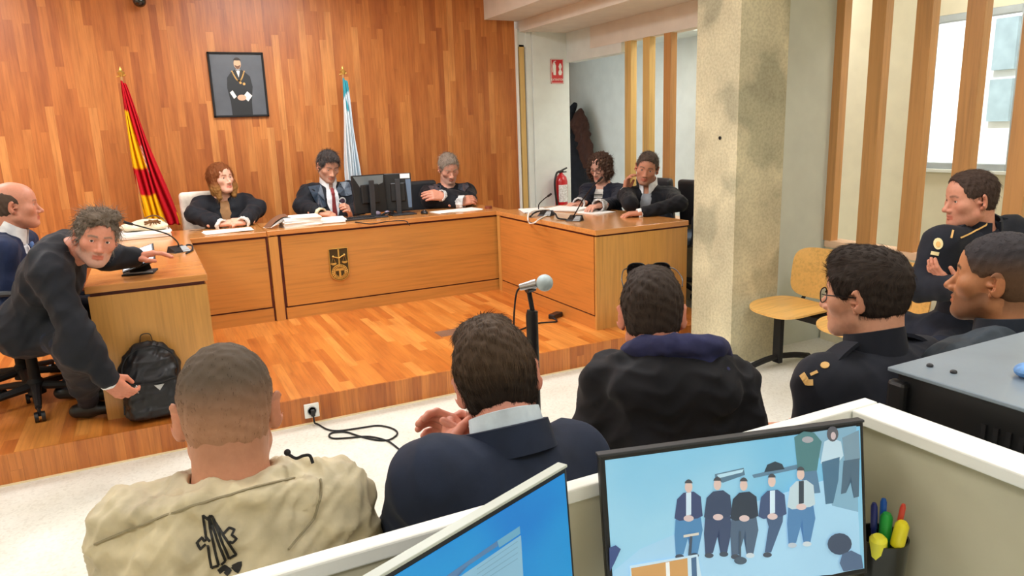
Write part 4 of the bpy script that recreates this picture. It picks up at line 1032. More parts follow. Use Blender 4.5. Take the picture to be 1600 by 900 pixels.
# leaning man
d = sit(A(150, 371, 4.02), 120, 1.07, HP, (168, 8, -14))
d.update(neck=A(104, 392, 4.12), shR=A(80, 430, 3.95), shL=A(128, 386, 4.36), pelvis=A(60, 496, 4.45), elR=A(118, 515, 3.92), wrR=A(166, 592, 4.0), elL=A(172, 402, 4.36), wrL=A(208, 401, 4.40))
pv = d['pelvis']; d['knR'] = AZ(122, 545, HP+.50); d['knL'] = pv+np.array([.28, .22, .0]); d['anR'] = AZ(138, 628, HP+.09); d['anL'] = AZ(112, 600, HP+.09)
d['knL'][2] = HP+.52
d.update(label='man with wavy greying hair in black robe leaning down to reach into the backpack', res=.0036,
  face=dict(skin=(206, 138, 112), hair='short', haircol=(122, 108, 94), thick=.011, nstr=3500, slen=.05, srad=.0009, jit=.3, cvar=.45, comb='back', hairline=.074, lumps=[((.03, .05, .1), (.04, .05, .028)), ((-.03, .03, .11), (.05, .05, .03))], tex=.002, curl=.003, beard=((182, 162, 148), .4), gaze=(8, 0), grey=((150, 142, 132), .02)))
d['handR'] = (nrm((.55, .1, -.75)), nrm((.5, .8, -.2)), .45, 1.1, .6); d['handL'] = (nrm((.95, -.05, .08)), nrm((0, -.1, -1)), .2, 1.1, .3)
d['top'] = dict(ROBE, seed=21, arm=(.074, .066, .058), sleeve=.97, extra=[lambda G, tf, hf: G.rc((-.14, -.04, -.02), (.14, -.04, -.02), .06, .06, .05, tf), lambda G, tf, hf: G.rc(d['pelvis'], d['knR'], .12, .09, .06).rc(d['knR'], d['knR']*.35+d['anR']*.65, .09, .08, .05)])
root, hf, tf, hw, _ = person('p', d); people[2] = root
cuff(root, d['elR'], d['wrR'], 1.1, .034, .034, .02, M['shirt'], .03)
# ---- the row seen from behind
# man in the beige jacket
d = sit(A(355, 640, 1.40), 12, 1.0, 0, (7, 8, 1), lean=.06, drop=.135, shw=.155)
d.update(label='man with cropped hair in a beige hooded jacket seen from behind, nearest left', res=.003,
  face=dict(skin=(206, 146, 116), hair='buzz', haircol=(92, 80, 68), thick=.0035, nstr=5000, slen=.006, srad=.0004, comb='back', lift=.8, fade=(-.035, .07, (176, 132, 104)), cvar=.3, tex=.0004, stubble=((150, 110, 84), .35), hairline=.075))
bj = fabric('beige_nylon', (196, 184, 152), rough=.6, fold=.5, fs=14, fd=.01, spec=.35)
def hood8(G, tf, hf):
    G.el((-.01, -.10, -.10), (.15, .05, .13), .02, tf)
    pp = [(.155*math.cos(t), -.02-.085*math.sin(t), -.012+.03*math.sin(t)) for t in np.linspace(-.5, math.pi+.5, 12)]
    for a_, b_ in zip(pp[:-1], pp[1:]): G.rc(a_, b_, .026, .026, .012, tf)
    pp = [(.085*math.cos(t), -.005-.075*math.sin(t), .022) for t in np.linspace(-.6, math.pi+.6, 10)]
    for a_, b_ in zip(pp[:-1], pp[1:]): G.rc(a_, b_, .022, .022, .015, tf)
d['top'] = dict(mat=bj, name='jacket', ex=.018, seed=31, fold=.009, lam=.05, arm=(.074, .070, .055), res=.0065, extra=[hood8])
d['neckr'] = .060
root, hf, tf, hw, _ = person('p', d); people[8] = root
T = bvh(*kids(root, 'jacket')); ink = plain('black_print', (18, 18, 18), .6)
b = MB(); W = .006
for pl_ in ([(331, 887), (317, 805)], [(331, 887), (341, 883)], [(341, 883), (326, 812)], [(326, 812), (317, 805)], [(326, 806), (352, 876)], [(352, 876), (345, 882)],
            [(331, 806), (358, 872)], [(331, 806), (326, 806)], [(358, 872), (369, 866)], [(369, 866), (347, 833)], [(347, 833), (331, 806)],
            [(322, 850), (314, 858), (308, 848), (316, 840), (321, 846)], [(322, 838), (328, 846)], [(350, 834), (358, 825), (366, 828), (362, 836), (369, 842), (363, 848), (358, 846)]):
    stitch(b, T, pl_, W*.62, .0014)
stitch(b, T, [(342, 893), (350, 886), (358, 892), (352, 898)], .008); stitch(b, T, [(364, 884), (372, 892), (376, 880), (364, 886)], .007)
b.build('printed_logo', ink, root)
b = MB(); stitch(b, T, [(148, 850), (200, 828), (300, 790), (400, 762), (460, 748)], .003, .003, .0022); stitch(b, T, [(500, 750), (500, 775), (490, 810), (450, 858)], .003, .003, .0022)  # the long darker band paints in the crease of a fold
b.build('seam', plain('seam_fold_beige', (150, 140, 112), .8), root)
q = A(472, 716, 1.2); b = MB().tube(spline([A(448, 708, 1.36), A(462, 716, 1.35), A(474, 712, 1.34), A(484, 712, 1.34), A(489, 724, 1.34)], 5), .0028, 7).sphere(A(449, 707, 1.36), .006, 8); b.build('drawcord', M['blackm'], root)
# man in the navy suit, hands clasped
d = sit(A(776, 592, 1.52), 22, 1.0, 0, (20, 10, -10), lean=.12, drop=.165)
d.update(shR=A(893, 716, 1.58), shL=A(676, 752, 1.36), neck=A(790, 698, 1.45), elL=A(632, 850, 1.52), elR=A(890, 800, 1.66), wrL=A(698, 716, 1.54), wrR=A(742, 710, 1.60))
d.update(label='man with dark brown hair in a navy suit seen from behind, hands clasped', res=.003,
  face=dict(skin=(216, 150, 128), hair='short', haircol=(88, 70, 54), thick=.011, nstr=11000, slen=.03, srad=.0005, comb='back', lumps=[((.0, .03, .105), (.055, .06, .03)), ((-.035, .05, .09), (.035, .04, .03))], hairline=.08, cvar=.35, grey=((50, 40, 32), .03)))
d['handL'] = (nrm(A(704, 656, 1.64)-A(698, 716, 1.54)), nrm((1, .25, .1)), .75, 1.0, .7); d['handR'] = (nrm(A(694, 660, 1.62)-A(742, 710, 1.60)), nrm((-.45, -.5, -.3)), .5, 1.0, .3)
d['hres'] = .003
d['top'] = dict(mat=fabric('navy_suit_cloth', (32, 40, 58), rough=.75, fold=.45), ex=.012, seed=33, fold=.005, lam=.10, arm=(.072, .062, .047), res=.006, sleeve=.93)
root, hf, tf, hw, _ = person('p', d); people[9] = root
cf = Fr(tf.w((0, -.012, .01)), facing(20, 12, -8))
ring(cf, (0, 0, 0), .070, .074, .0, .060, .006, fabric('pale_blue_shirt', (206, 220, 232), rough=.8), 'collar', root, tilt=-.02, gap=.3)
ring(cf, (0, -.008, 0), .082, .084, -.02, .036, .010, d['top']['mat'], 'jacket_collar', root, tilt=-.015, gap=.45)
cuff(root, d['elL'], d['wrL'], 1.0, .036, .038, .04, cuffm, .02); cuff(root, d['elR'], d['wrR'], 1.0, .036, .038, .05, cuffm, .03)
# man in the black hooded jacket
d = sit(A(1018, 490, 1.98), 38, 1.0, 0, (32, 12, 0), lean=.10, drop=.135, shw=.15, bl=.045)
d.update(label='man in a black hooded jacket seen from behind, sunglasses pushed up on his head', res=.0032,
  face=dict(skin=(212, 142, 116), hair='short', haircol=(66, 54, 46), thick=.008, nstr=10000, slen=.02, srad=.0005, comb='back', hairline=.075, cvar=.3, lumps=[((0, .02, .1), (.06, .065, .03))]))
navyh = fabric('navy_hood_lining', (48, 50, 84), rough=.85, fold=.5, fs=16)
def hood10(G, tf, hf):
    G.el((.015, -.10, -.045), (.17, .07, .09), .03, tf).rc((-.12, -.05, .0), (.12, -.06, .0), .045, .05, .03, tf)
    G.el((.05, -.085, .085), (.10, .052, .055), .012, tf, -1)
d['top'] = dict(mat=fabric('black_softshell', (24, 24, 28), rough=.75, fold=.4), ex=.02, seed=35, fold=.007, lam=.07, arm=(.076, .070, .056), res=.007, extra=[hood10])
root, hf, tf, hw, _ = person('p', d); people[10] = root
G = SDF(.006)
aa = np.linspace(-.75, math.pi+.75, 16); ringp = [(.02+.112*math.cos(t)*1.0, -.03-.082*math.sin(t), .045+.02*math.sin(t)+.004*math.cos(t)) for t in aa]
for a, b_ in zip(ringp[:-1], ringp[1:]): G.rc(a, b_, .03, .03, .012, tf)
G.el((.05, -.09, .0), (.10, .05, .035), .02, tf)
V, F = G.mesh(); V = folds(relax(V, F, 1), F, .005, .05, 4); mesh('hood_lining', V, F, navyh, root, True)
gf = Fr(hf.w((0, -.02, .092)), hf.R@Rx(R_(18)), 1.0); glasses(root, gf, 'sunglasses', dark=True)
# flapping collar corner at the left
b = MB(); cA = [A(954, 572, 1.92), A(992, 562, 1.90), A(996, 590, 1.88), A(978, 598, 1.88)]; nn = nrm(np.cross(cA[1]-cA[0], cA[3]-cA[0])); b.add(np.array(cA+[p+nn*.008 for p in cA]), [[0, 1, 2, 3], [4, 7, 6, 5], [0, 4, 5, 1], [1, 5, 6, 2], [2, 6, 7, 3], [3, 7, 4, 0]]); b.build('collar_flap', d['top']['mat'], root)
# young officer with glasses
UNI = dict(ex=.012, fold=.004, lam=.09, arm=(.074, .066, .05))
unim = fabric('uniform_cloth', (32, 34, 42), rough=.8, fold=.3)
d = sit(A(1350, 458, 2.2), 2, 1.0, 0, (-20, 5, 0), lean=.06, drop=.17)
d.update(label='young officer in dark uniform with black hair and glasses, in profile at right', res=.0032,
  face=dict(skin=(216, 158, 128), hair='short', haircol=(62, 52, 46), thick=.013, nstr=11000, slen=.028, srad=.0005, comb='fwd', hairline=.070, cvar=.3, nose=1.1, lumps=[((0, .03, .095), (.06, .06, .035)), ((0, -.06, .05), (.06, .055, .06))], beard=((150, 110, 90), .25)))
d['top'] = dict(UNI, mat=unim, name='uniform_jacket', seed=37, res=.007)
root, hf, tf, hw, _ = person('p', d); people[11] = root; glasses(root, hf)
ring(tf, (0, -.005, .02), .076, .076, -.02, .055, .008, unim, 'collar', root, tilt=-.012, gap=.35)
def epaulette(tf, sh, side, root, s):
    p0 = tf.l(sh); b = MB(); pts = [(side*.085, -.005, .052), (side*.115, -.006, .045), (side*.15, -.006, .030), (side*.185, -.006, .008), (side*.21, -.006, -.02)]
    b.band([tf.w(p) for p in pts], [.045*s, .055*s, .058*s, .058*s, .056*s], .010*s, tf.R[:, 1]); e = b.build('epaulette', unim, root)
    return pts
gold = plain('gold_thread', (226, 178, 104), .5)
epm = epaulette(tf, d['shL'], -1, root, 1.03); epaulette(tf, d['shR'], 1, root, 1.03)
T = bvh(*kids(root, 'uniform_jacket', 'epaulette')); b = MB()
patch(b, T, [(1289+7*math.cos(t), 571+5*math.sin(t)) for t in np.linspace(0, 2*math.pi, 12, endpoint=False)], .003)
stitch(b, T, [(1267, 586), (1278, 581)], .008, .002, .003); stitch(b, T, [(1254, 585), (1262, 598), (1271, 598)], .016, .002, .003)
b.build('rank_badge', gold, root)
b = MB(); stitch(b, T, [(1212, 632), (1222, 640), (1229, 650)], .014, .002, .002); stitch(b, T, [(1208, 640), (1214, 648), (1222, 656)], .012, .002, .002); b.build('arm_stripe', plain('yellow_stripe', (222, 170, 40), .6), root)
# man at the right edge
d = sit(A(1560, 434, 2.36), 4, 1.04, 0, (-20, -2, 3), lean=.02, drop=.17)
d.update(label='man with short faded hair and stubble in a dark grey jacket, profile at far right', res=.003,
  face=dict(skin=(196, 134, 92), hair='buzz', haircol=(58, 54, 56), thick=.0045, nstr=7000, slen=.007, srad=.00045, comb='fwd', lift=.7, fade=(.0, .075, (104, 78, 58)), cvar=.25, tex=.0003, hairline=.066, nose=1.1, lip=(.74, .46, .42), beard=((84, 62, 50), .55), stubble=((96, 72, 54), .6), brow=(40, 30, 26), gaze=(0, 0), jaw=1.04))
gj = fabric('grey_shell_cloth', (62, 70, 78), rough=.6, fold=.6, fs=12, fd=.014)
def coll13(G, tf, hf): G.rc((-.10, -.03, .02), (.10, -.03, .02), .05, .05, .03, tf)
d['top'] = dict(mat=gj, ex=.03, seed=39, fold=.007, lam=.08, arm=(.084, .076, .056), res=.007, extra=[coll13])
root, hf, tf, hw, _ = person('p', d); people[13] = root
ring(tf, (0, -.01, .03), .084, .087, -.035, .05, .010, fabric('dark_grey_collar', (44, 50, 60), rough=.7), 'collar', root, tilt=-.012, gap=.4)
# older officer with crossed arms
d = sit(A(1516, 310, 4.0), -76, 1.07, 0, (-62, 6, 0), lean=-.06, drop=.165, seat=.50)
nk = d['neck']
d.update(label='older officer with receding hair in dark uniform, arms crossed, facing left', res=.0036,
  face=dict(skin=(208, 146, 120), hair='short', haircol=(78, 62, 54), thick=.005, nstr=4500, slen=.022, srad=.0007, jit=.25, cvar=.4, comb='back', hairline=.092, nose=1.0, jaw=1.06, fat=.005, browk=.7, mouth=0, gaze=(-4, 0)))
Bx = facing(-72); ux, uy = Bx[:, 0], Bx[:, 1]; z_ = np.array([0, 0, 1.])
d.update(neck=A(1532, 362, 4.06), shR=A(1472, 382, 3.9), shL=A(1580, 366, 4.2), elR=A(1440, 448, 3.85), elL=A(1588, 456, 4.05), wrR=A(1530, 452, 3.66), wrL=A(1488, 452, 3.80), knR=AZ(1412, 508, .56), knL=AZ(1470, 548, .55))
d['anR'] = d['knR']+np.array([-.03, -.0, -.45]); d['anL'] = d['knL']+np.array([-.03, -.0, -.44])
d['handR'] = (nrm(-ux+uy*-.25+z_*.1), nrm(-uy), .2, 1.05, .2); d['handL'] = (nrm(A(1436, 402, 3.74)-d['wrL']), nrm(-uy), .2, .95, .1)
d['top'] = dict(UNI, mat=unim, name='uniform_jacket', seed=41, res=.009, ex=.024, sleeve=.9)
root, hf, tf, hw, _ = person('p', d); people[12] = root
ring(tf, (0, .0, .015), .078, .078, -.02, .055, .009, unim, 'collar', root, tilt=-.02, gap=.3)
epaulette(tf, d['shL'], -1, root, 1.18); epaulette(tf, d['shR'], 1, root, 1.18)
T = bvh(*kids(root, 'uniform_jacket', 'collar', 'epaulette'))
b = MB(); stitch(b, T, [(1486, 372), (1489, 360)], .008, .002, .003); stitch(b, T, [(1500, 372), (1520, 363), (1540, 352), (1550, 340)], .007, .002, .004); b.build('piping', gold, root)
b = MB(); patch(b, T, [(1466+7.5*math.cos(t), 381+9*math.sin(t)) for t in np.linspace(0, 2*math.pi, 14, endpoint=False)], .005); stitch(b, T, [(1455, 395), (1467, 397)], .016, .002, .004)
b.build('badge', plain('badge_cream', (232, 214, 160), .5), root)
b = MB(); patch(b, T, [(1466+3.8*math.cos(t), 382+4.5*math.sin(t)) for t in np.linspace(0, 2*math.pi, 10, endpoint=False)], .007); b.build('badge_centre', gold, root)
# ------------------------------------------------------------------ flags
def flag(name, label, px_top, y0, cols, seed, w_top, w_bot, zt, zb, xb, pole_l):
    """cloth hanging in vertical folds from a pole; cols(u, v) -> colour"""
    root = empty(name, (xb, y0, HP), label, 'flag')
    MB().lathe([(.13, 0), (.13, .02), (.03, .035), (.02, .06)], (xb, y0, HP)).build('base', M['gold'], root)
    MB().tube([(xb, y0, HP+.04), (px_top, y0, zt+.03)], .012, 10).build('pole', M['post'], root)
    MB().lathe([(.012, 0), (.022, .02), (.03, .035), (.012, .05), (.012, .06), (0, .085)], (px_top, y0, zt+.03)).tube([(px_top-.035, y0, zt+.03), (px_top+.035, y0, zt+.045)], .007, 8).build('finial', M['gold'], root)
    nu, nv = 56, 60; V = []; C = []
    for j in range(nv+1):
        v = j/nv; z = zt-(zt-zb)*v; xc0 = px_top+(xb-px_top)*v
        w = w_top+(w_bot-w_top)*min(1, v*1.05)**.8
        for i in range(nu+1):
            u = i/nu; ph = 5.2*2*math.pi*u+.6*math.sin(3*v); a = .008+.028*min(1, v*1.6)
            V.append((xc0+pole_l(v)*w+u*w+.006*math.sin(7*v+u*9), y0-.03+a*math.sin(ph)+.006*math.sin(11*v+4*u), z-.03*u*(1-v)-.02*math.sin(u*6)*v)); C.append(lin(cols(u, v)))
    n1 = nu+1; F = [[j*n1+i, j*n1+i+1, (j+1)*n1+i+1, (j+1)*n1+i] for j in range(nv) for i in range(nu)]
    c = mesh('cloth', V, F, M['flagcloth'], root, True, np.array(C)); md = c.modifiers.new('thick', 'SOLIDIFY'); md.thickness = .002
    return root
M['flagcloth'] = attrmat('flag_cloth', .75, .2)
def spain(u, v):
    # the cloth hangs on the bias: stripes run down the folds
    t = u+.10*math.sin(4*v+1)
    R, Y = (204, 26, 42), (252, 200, 20)
    if v < .20: return R
    if t < .50-.16*(v > .58)*0:
        if .57 < v < .76: return R
        return Y
    if .50 <= t < .60 and .42 < v < .62: return (206, 170, 150) if int(v*80+t*30) % 2 else (176, 50, 52)
    if t > .86 and v > .9: return Y
    return R
flag('spanish_flag', 'red and yellow flag hanging on its pole at the left of the plank wall', AY(190, 122, 6.95)[0], 6.95, spain, 1, .035, .265, AY(190, 126, 6.95)[2], .86, AY(190, 122, 6.95)[0]+.02, lambda v: -.3*(1-v)+.04*v)
gal = lambda u, v: (70, 168, 184) if (v < .16-.1*u or (.2 < v-.8*(u-.55) < .3 and v < .25)) else ((228, 236, 240) if u < .5 else (214, 228, 236))
flag('white_blue_flag', 'white and light blue flag behind the dark-haired man, against the plank wall', AY(536, 118, 6.95)[0], 6.95, gal, 2, .035, .17, AY(536, 122, 6.95)[2], .9, AY(545, 250, 6.95)[0], lambda v: -.35)

# ------------------------------------------------------------------ things on the benches
def sheet_stack(name, lab, cat, x, y, z, w, d, h, rot=0, n=5, group=None, m=None):
    b = MB()
    for i in range(n):
        r = rot+random.uniform(-.06, .06); dx, dy = random.uniform(-.008, .008), random.uniform(-.008, .008); z0 = z+h*i/n
        b.box((x-w/2+dx, y-d/2+dy, z0+.0003), (x+w/2+dx, y+d/2+dy, z0+h/n), .001, rot=(random.uniform(-.004, .004), random.uniform(-.006, .006), r), seg=1)
    return tag(b.build(name, m or M['paper']), lab, cat, group)
z = TZ+.001
sheet_stack('paper_stack', 'stack of white papers under the pale cloth bag on the left bench', 'papers', -.07, 6.2, TZ-.002, .36, .22, .045, .08, 4)
q = AY(222, 353, 6.22); S = SDF(.007)
S.el((-.14, 6.22, .955), (.10, .08, .035), .03).el((-.02, 6.22, .965), (.09, .075, .045), .03).el((.04, 6.2, .952), (.06, .07, .03), .03).el((-.08, 6.24, .985), (.07, .05, .022), .02)
V, F = S.mesh(); V = folds(relax(V, F, 1), F, .006, .05, 6)
bag = mesh('cloth_bag', V, F, fabric('pale_bag_cloth', (224, 208, 180), fold=.7, var=.1), None, True); tag(bag, 'crumpled pale cloth bag with brown trim lying on the left bench', 'bag')
b = MB()
for i in range(7): a = i*.9; b.tube(spline([(-.02+.05*math.cos(a), 6.16+.01*math.sin(a), .985+.02*math.sin(a)), (0, 6.15, .995), (.02+.03*math.cos(a+2), 6.15, .985+.02*math.sin(a+2))], 4), .006, 6)
b.tube(spline([(-.09, 6.25, 1.0), (.0, 6.25, 1.03), (.07, 6.22, 1.0), (.10, 6.18, .93)], 5), .006, 6); b.build('trim', plain('brown_trim', (110, 74, 34), .6, var=.3, vs=60), bag)
sheet_stack('paper_sheet', 'white sheets under the hands of the auburn-haired woman', 'papers', .52, 6.07, TZ-.002, .36, .2, .008, .03, 2)
b = MB(); e0 = AZ(300, 361, TZ+.006)
b.tube([(e0[0]+.02*math.cos(t)*1.2, e0[1]+.012*math.sin(t), TZ+.008) for t in np.linspace(0, 6.28, 12)[:-1]], .0015, 5, closed=True).tube([(e0[0]+.05+.02*math.cos(t)*1.2, e0[1]+.012*math.sin(t), TZ+.008) for t in np.linspace(0, 6.28, 12)[:-1]], .0015, 5, closed=True).tube([e0+[.07, 0, .004], e0+[.12, .06, .002]], .0015, 5)
tag(b.build('reading_glasses', M['blackm']), 'folded thin reading glasses lying on the left bench beside the woman', 'glasses')
# open file leaning on the papers
fo = empty('open_folder', (.93, 6.1, TZ), 'brown document folder standing half open left of the white paper pile', 'folder')
b = MB(); b.band(spline([(.80, 6.03, .887), (.86, 6.05, .935), (.92, 6.06, .965), (.97, 6.06, .97)], 5), .2, .003, (0, 1, 0)); b.build('cover', plain('folder_brown', (120, 84, 62), .6), fo)
b = MB()
for i in range(4): b.band(spline([(.80, 6.03, .884), (.87, 6.05, .925-.004*i), (.93, 6.06, .955-.006*i), (.985, 6.06, .958-.010*i), (1.0, 6.06, .93-.012*i)], 5), .19, .002, (0, 1, 0))
b.build('pages', M['paper'], fo)
sheet_stack('paper_stack', 'thick pile of loose white files in front of the dark-haired man', 'papers', 1.07, 6.06, TZ-.002, .30, .24, .075, .05, 9)
sheet_stack('paper_stack', 'low pile of papers under the hand of the dark-haired man', 'papers', 1.33, 6.08, TZ-.002, .22, .2, .035, -.1, 5)
bx = AZ(487, 349, TZ); b = MB().box((bx[0]-.02, bx[1]-.01, TZ), (bx[0]+.05, bx[1]+.03, TZ+.03), .003); tag(b.build('small_box', plain('cream_box', (220, 208, 168), .6)), 'small cream box on the bench below the white file pile', 'box')
# monitors on the bench
def monitor(px4, y_, lab, rz, label_patch=False):
    a = AY(px4[0], px4[1], y_); w, h = px4[2], px4[3]; c = a
    root = empty('monitor', (c[0], c[1], TZ), lab, 'monitor'); R = Rz(rz)@Rx(R_(-4))
    def W(p): return c+R@np.array(p)
    MB().obox(W((0, 0, 0)), (w, .03, h), R, .006).obox(W((0, -.02, 0)), (w*.55, .03, h*.5), R, .01).build('housing', M['black'], root)
    MB().obox(W((0, .0165, 0)), (w*.96, .002, h*.93), R).build('screen', plain('lit_screen', (150, 180, 205), .3, emis=.6, var=.05), root)
    MB().obox(W((.0, -.06, -.06)), (.045, .02, h+.02), Rz(rz), .004).box((c[0]-.11, c[1]-.16, TZ), (c[0]+.11, c[1]+.06, TZ+.012), .005).build('stand', M['dark'], root)
    if label_patch: MB().obox(W((w*.28, -.0165, h*.42)), (.085, .003, .04), R).build('label', M['paper'], root)
    return root, W, R
mo, W_, R0 = monitor((577, 303, .30, .33), 6.22, 'left of the two black monitor backs standing on the judges bench', .12)
b = MB(); b.add([W_(p) for p in [(-.14, -.0158, .155), (.14, -.0158, .155), (.13, -.0158, .09), (-.06, -.0158, .02)]], [[0, 1, 2, 3]]); b.build('painted_reflection', plain('reflection_grey', (104, 112, 116), .15, coat=.6), mo)  # lighter grey quad paints a reflection onto the black back
mo2, W_, R0 = monitor((622, 300, .24, .33), 6.25, 'right of the two monitor backs on the judges bench, white label on its corner', -.3, True)
b = MB(); b.add([W_(p) for p in [(.07, -.0158, .11), (.115, -.0158, .11), (.115, -.0158, -.14), (.085, -.0158, -.14)]], [[0, 1, 2, 3]]); b.build('side_panel', plain('blue_grey_panel', (96, 116, 140), .3), mo2)
kb = AZ(560, 343, TZ); k_ = empty('keyboard', (kb[0], kb[1], TZ), 'black keyboard lying on the bench in front of the left monitor', 'keyboard')
MB().box((kb[0]-.12, kb[1]-.06, TZ), (kb[0]+.14, kb[1]+.05, TZ+.018), .005).build('base', M['dark'], k_)
b = MB()
for i in range(12):
    for j in range(4): b.box((kb[0]-.112+i*.0205, kb[1]-.05+j*.024, TZ+.018), (kb[0]-.095+i*.0205, kb[1]-.03+j*.024, TZ+.024), .002, seg=1)
b.build('keys', M['blackm'], k_).update_tag()
for o_ in k_.children:
    if o_.name.startswith('keys'): o_['kind'] = 'stuff'
b = MB(); q0 = AZ(600, 338, TZ)
for i in range(4): b.tube(spline([(q0[0]-.1+.05*i, q0[1]+.02, TZ+.01), (q0[0]-.05+.03*i, q0[1]-.04-.01*i, TZ+.012+.01*i), (q0[0]+.03+.02*i, q0[1]+.01, TZ+.03), (q0[0]+.12, q0[1]+.03*i-.03, TZ+.01)], 6), .006, 6)
b.tube(spline([AZ(555, 347, TZ+.005), AZ(580, 350, TZ+.005), AZ(606, 346, TZ+.005), AZ(632, 345, TZ+.005), AZ(638, 350, TZ-.005), AZ(640, 352, TZ-.03)], 6), .004, 6)
tag(b.build('cable_bundle', M['blackm']), 'tangle of black cables under the bench monitors', 'cable')
lb = AZ(588, 338, TZ); b = MB().sphere((lb[0], lb[1], TZ+.026), .03, 8, (1.4, .8, .8)).sphere((lb[0]+.10, lb[1], TZ+.022), .022, 8, (1.2, .8, .9)); tag(b.build('tissue_bag', plain('lilac_plastic', (176, 160, 182), .4, var=.2, vs=40)), 'crumpled lilac plastic among the cables below the monitors', 'plastic bag')
ms = AZ(663, 334, TZ); mr = empty('mouse', (ms[0], ms[1], TZ), 'black computer mouse on the bench left of the grey-haired man', 'mouse')
S = SDF(.004); S.el((ms[0], ms[1], TZ+.006), (.030, .05, .028), .01).half((0, 0, -1), -(TZ+.001), WF, .003); V, F = S.mesh(); mesh('shell', V, F, M['black'], mr, True)
MB().sphere((ms[0]-.005, ms[1]-.02, TZ+.028), .01, 8, (.6, 1, .5)).build('wheel', M['silver'], mr)
b = sheet_stack('paper_sheet', 'long white papers spread in front of the grey-haired man', 'papers', 2.47, 6.1, TZ-.002, .44, .2, .008, .10, 3)
pk = AZ(763, 326, TZ); tag(MB().lathe([(.035, 0), (.035, .02), (.03, .024), (0, .024)], (pk[0], pk[1], TZ)).build('coaster', plain('brown_coaster', (126, 62, 40), .5)), 'small round brown object at the right end of the bench top', 'coaster')

# gooseneck microphones
def goose(q, pts, lab, rz, loop=None):
    r = empty('gooseneck_microphone', (q[0], q[1], TZ), lab, 'microphone'); b = MB(); R = Rz(rz)
    P = [(-.06, -.045, 0), (.06, -.045, 0), (.06, .045, 0), (-.06, .045, 0), (-.05, -.04, .012), (.05, -.04, .012), (.05, .04, .04), (-.05, .04, .04)]
    b.add(np.array(P)@R.T+[q[0], q[1], TZ+.001], [[3, 2, 1, 0], [4, 5, 6, 7], [0, 1, 5, 4], [1, 2, 6, 5], [2, 3, 7, 6], [3, 0, 4, 7]]); b.build('base', M['black'], r)
    b = MB(); P2_ = np.array([(-.035, -.046, .004), (.035, -.046, .004), (.045, -.035, .03), (-.03, -.03, .03)]); P3 = np.array([(.0, -.05, .002), (.055, -.05, .002), (.05, -.0, .034), (.01, .0, .034)])
    b.add(P3@R.T+[q[0], q[1], TZ+.004], [[0, 1, 2, 3]]); b.build('panel', M['grey'], r)
    MB().tube(spline(pts, 8), [.006]*1+[.0045]*(len(spline(pts, 8))-1), 8).build('neck', M['blackm'], r)
    e = np.array(pts[-1]); dd = nrm(e-np.array(pts[-2])); MB().tube([e-dd*.01, e+dd*.045], .009, 8).build('capsule', M['blackm'], r)
    if loop: MB().tube(spline(loop, 8), .006, 7).build('cable', M['blackm'], r)
    return r
q = AZ(280, 394, TZ)
goose(q, [(q[0], q[1]+.02, TZ+.03), AY(277, 378, q[1]+.02), AY(262, 366, q[1]+.03), AY(235, 358, q[1]+.03), AY(205, 350, q[1]+.02)], 'black gooseneck microphone on the near-left desk, neck bent to the left', .5,
      [(q[0]+.04, q[1]+.02, TZ+.012), AZ(292, 383, TZ+.03), AZ(300, 384, TZ+.02), AZ(300, 391, TZ+.008), AZ(291, 396, TZ+.006)])
q = AZ(898, 345, TZ)
goose(q, [(q[0], q[1]+.02, TZ+.03), AX(903, 326, q[0]), AX(912, 310, q[0]), AX(926, 292, q[0]), AX(936, 282, q[0])], 'black gooseneck microphone on the right desk pointing at the curly-haired woman', -.9)
q = AZ(853, 337, TZ)  # dark cable arc, given a microphone base and capsule here
goose(q, [(q[0], q[1]+.02, TZ+.03), AX(843, 330, q[0]), AX(842, 320, q[0]), AX(850, 311, q[0]), AX(857, 306, q[0])], 'thin curved cable built as a gooseneck microphone at the far corner of the right desk', -.9)
tag(MB().tube(spline([AZ(860, 334, TZ+.006), AZ(845, 341, TZ+.006), AZ(835, 348, TZ+.006), AX(828, 349, 2.735), AX(825, 343, 2.73), AX(826, 334, 2.76), AX(832, 330, 2.8), AX(845, 328, 2.9), AX(858, 327, 3.0)], 7), .006, 8).build('white_cable', M['whitep']), 'white cable looping over the front edge of the right desk', 'cable')
tag(MB().tube(spline([AZ(828, 339, TZ+.008), AZ(836, 332, TZ+.02), AZ(850, 329, TZ+.03), AZ(866, 333, TZ+.03), AZ(872, 341, TZ+.01), AZ(885, 343, TZ+.006)], 7), .007, 8).build('black_cable', M['blackm']), 'black cable curling between the papers and the microphone base, right desk', 'cable')
c_ = AZ(893, 322, TZ)
sheet_stack('paper_stack', 'white papers spread on the right desk before the curly-haired woman', 'papers', 3.25, 5.45, TZ-.002, .26, .34, .02, .5, 4)
sheet_stack('paper_sheet', 'open white file near the far corner of the right desk', 'papers', 3.0, 5.6, TZ-.002, .22, .3, .012, -.3, 3)
sheet_stack('paper_sheet', 'white file under the left hand of the curly-haired woman', 'papers', 3.33, 5.12, TZ-.002, .2, .26, .01, .2, 2)
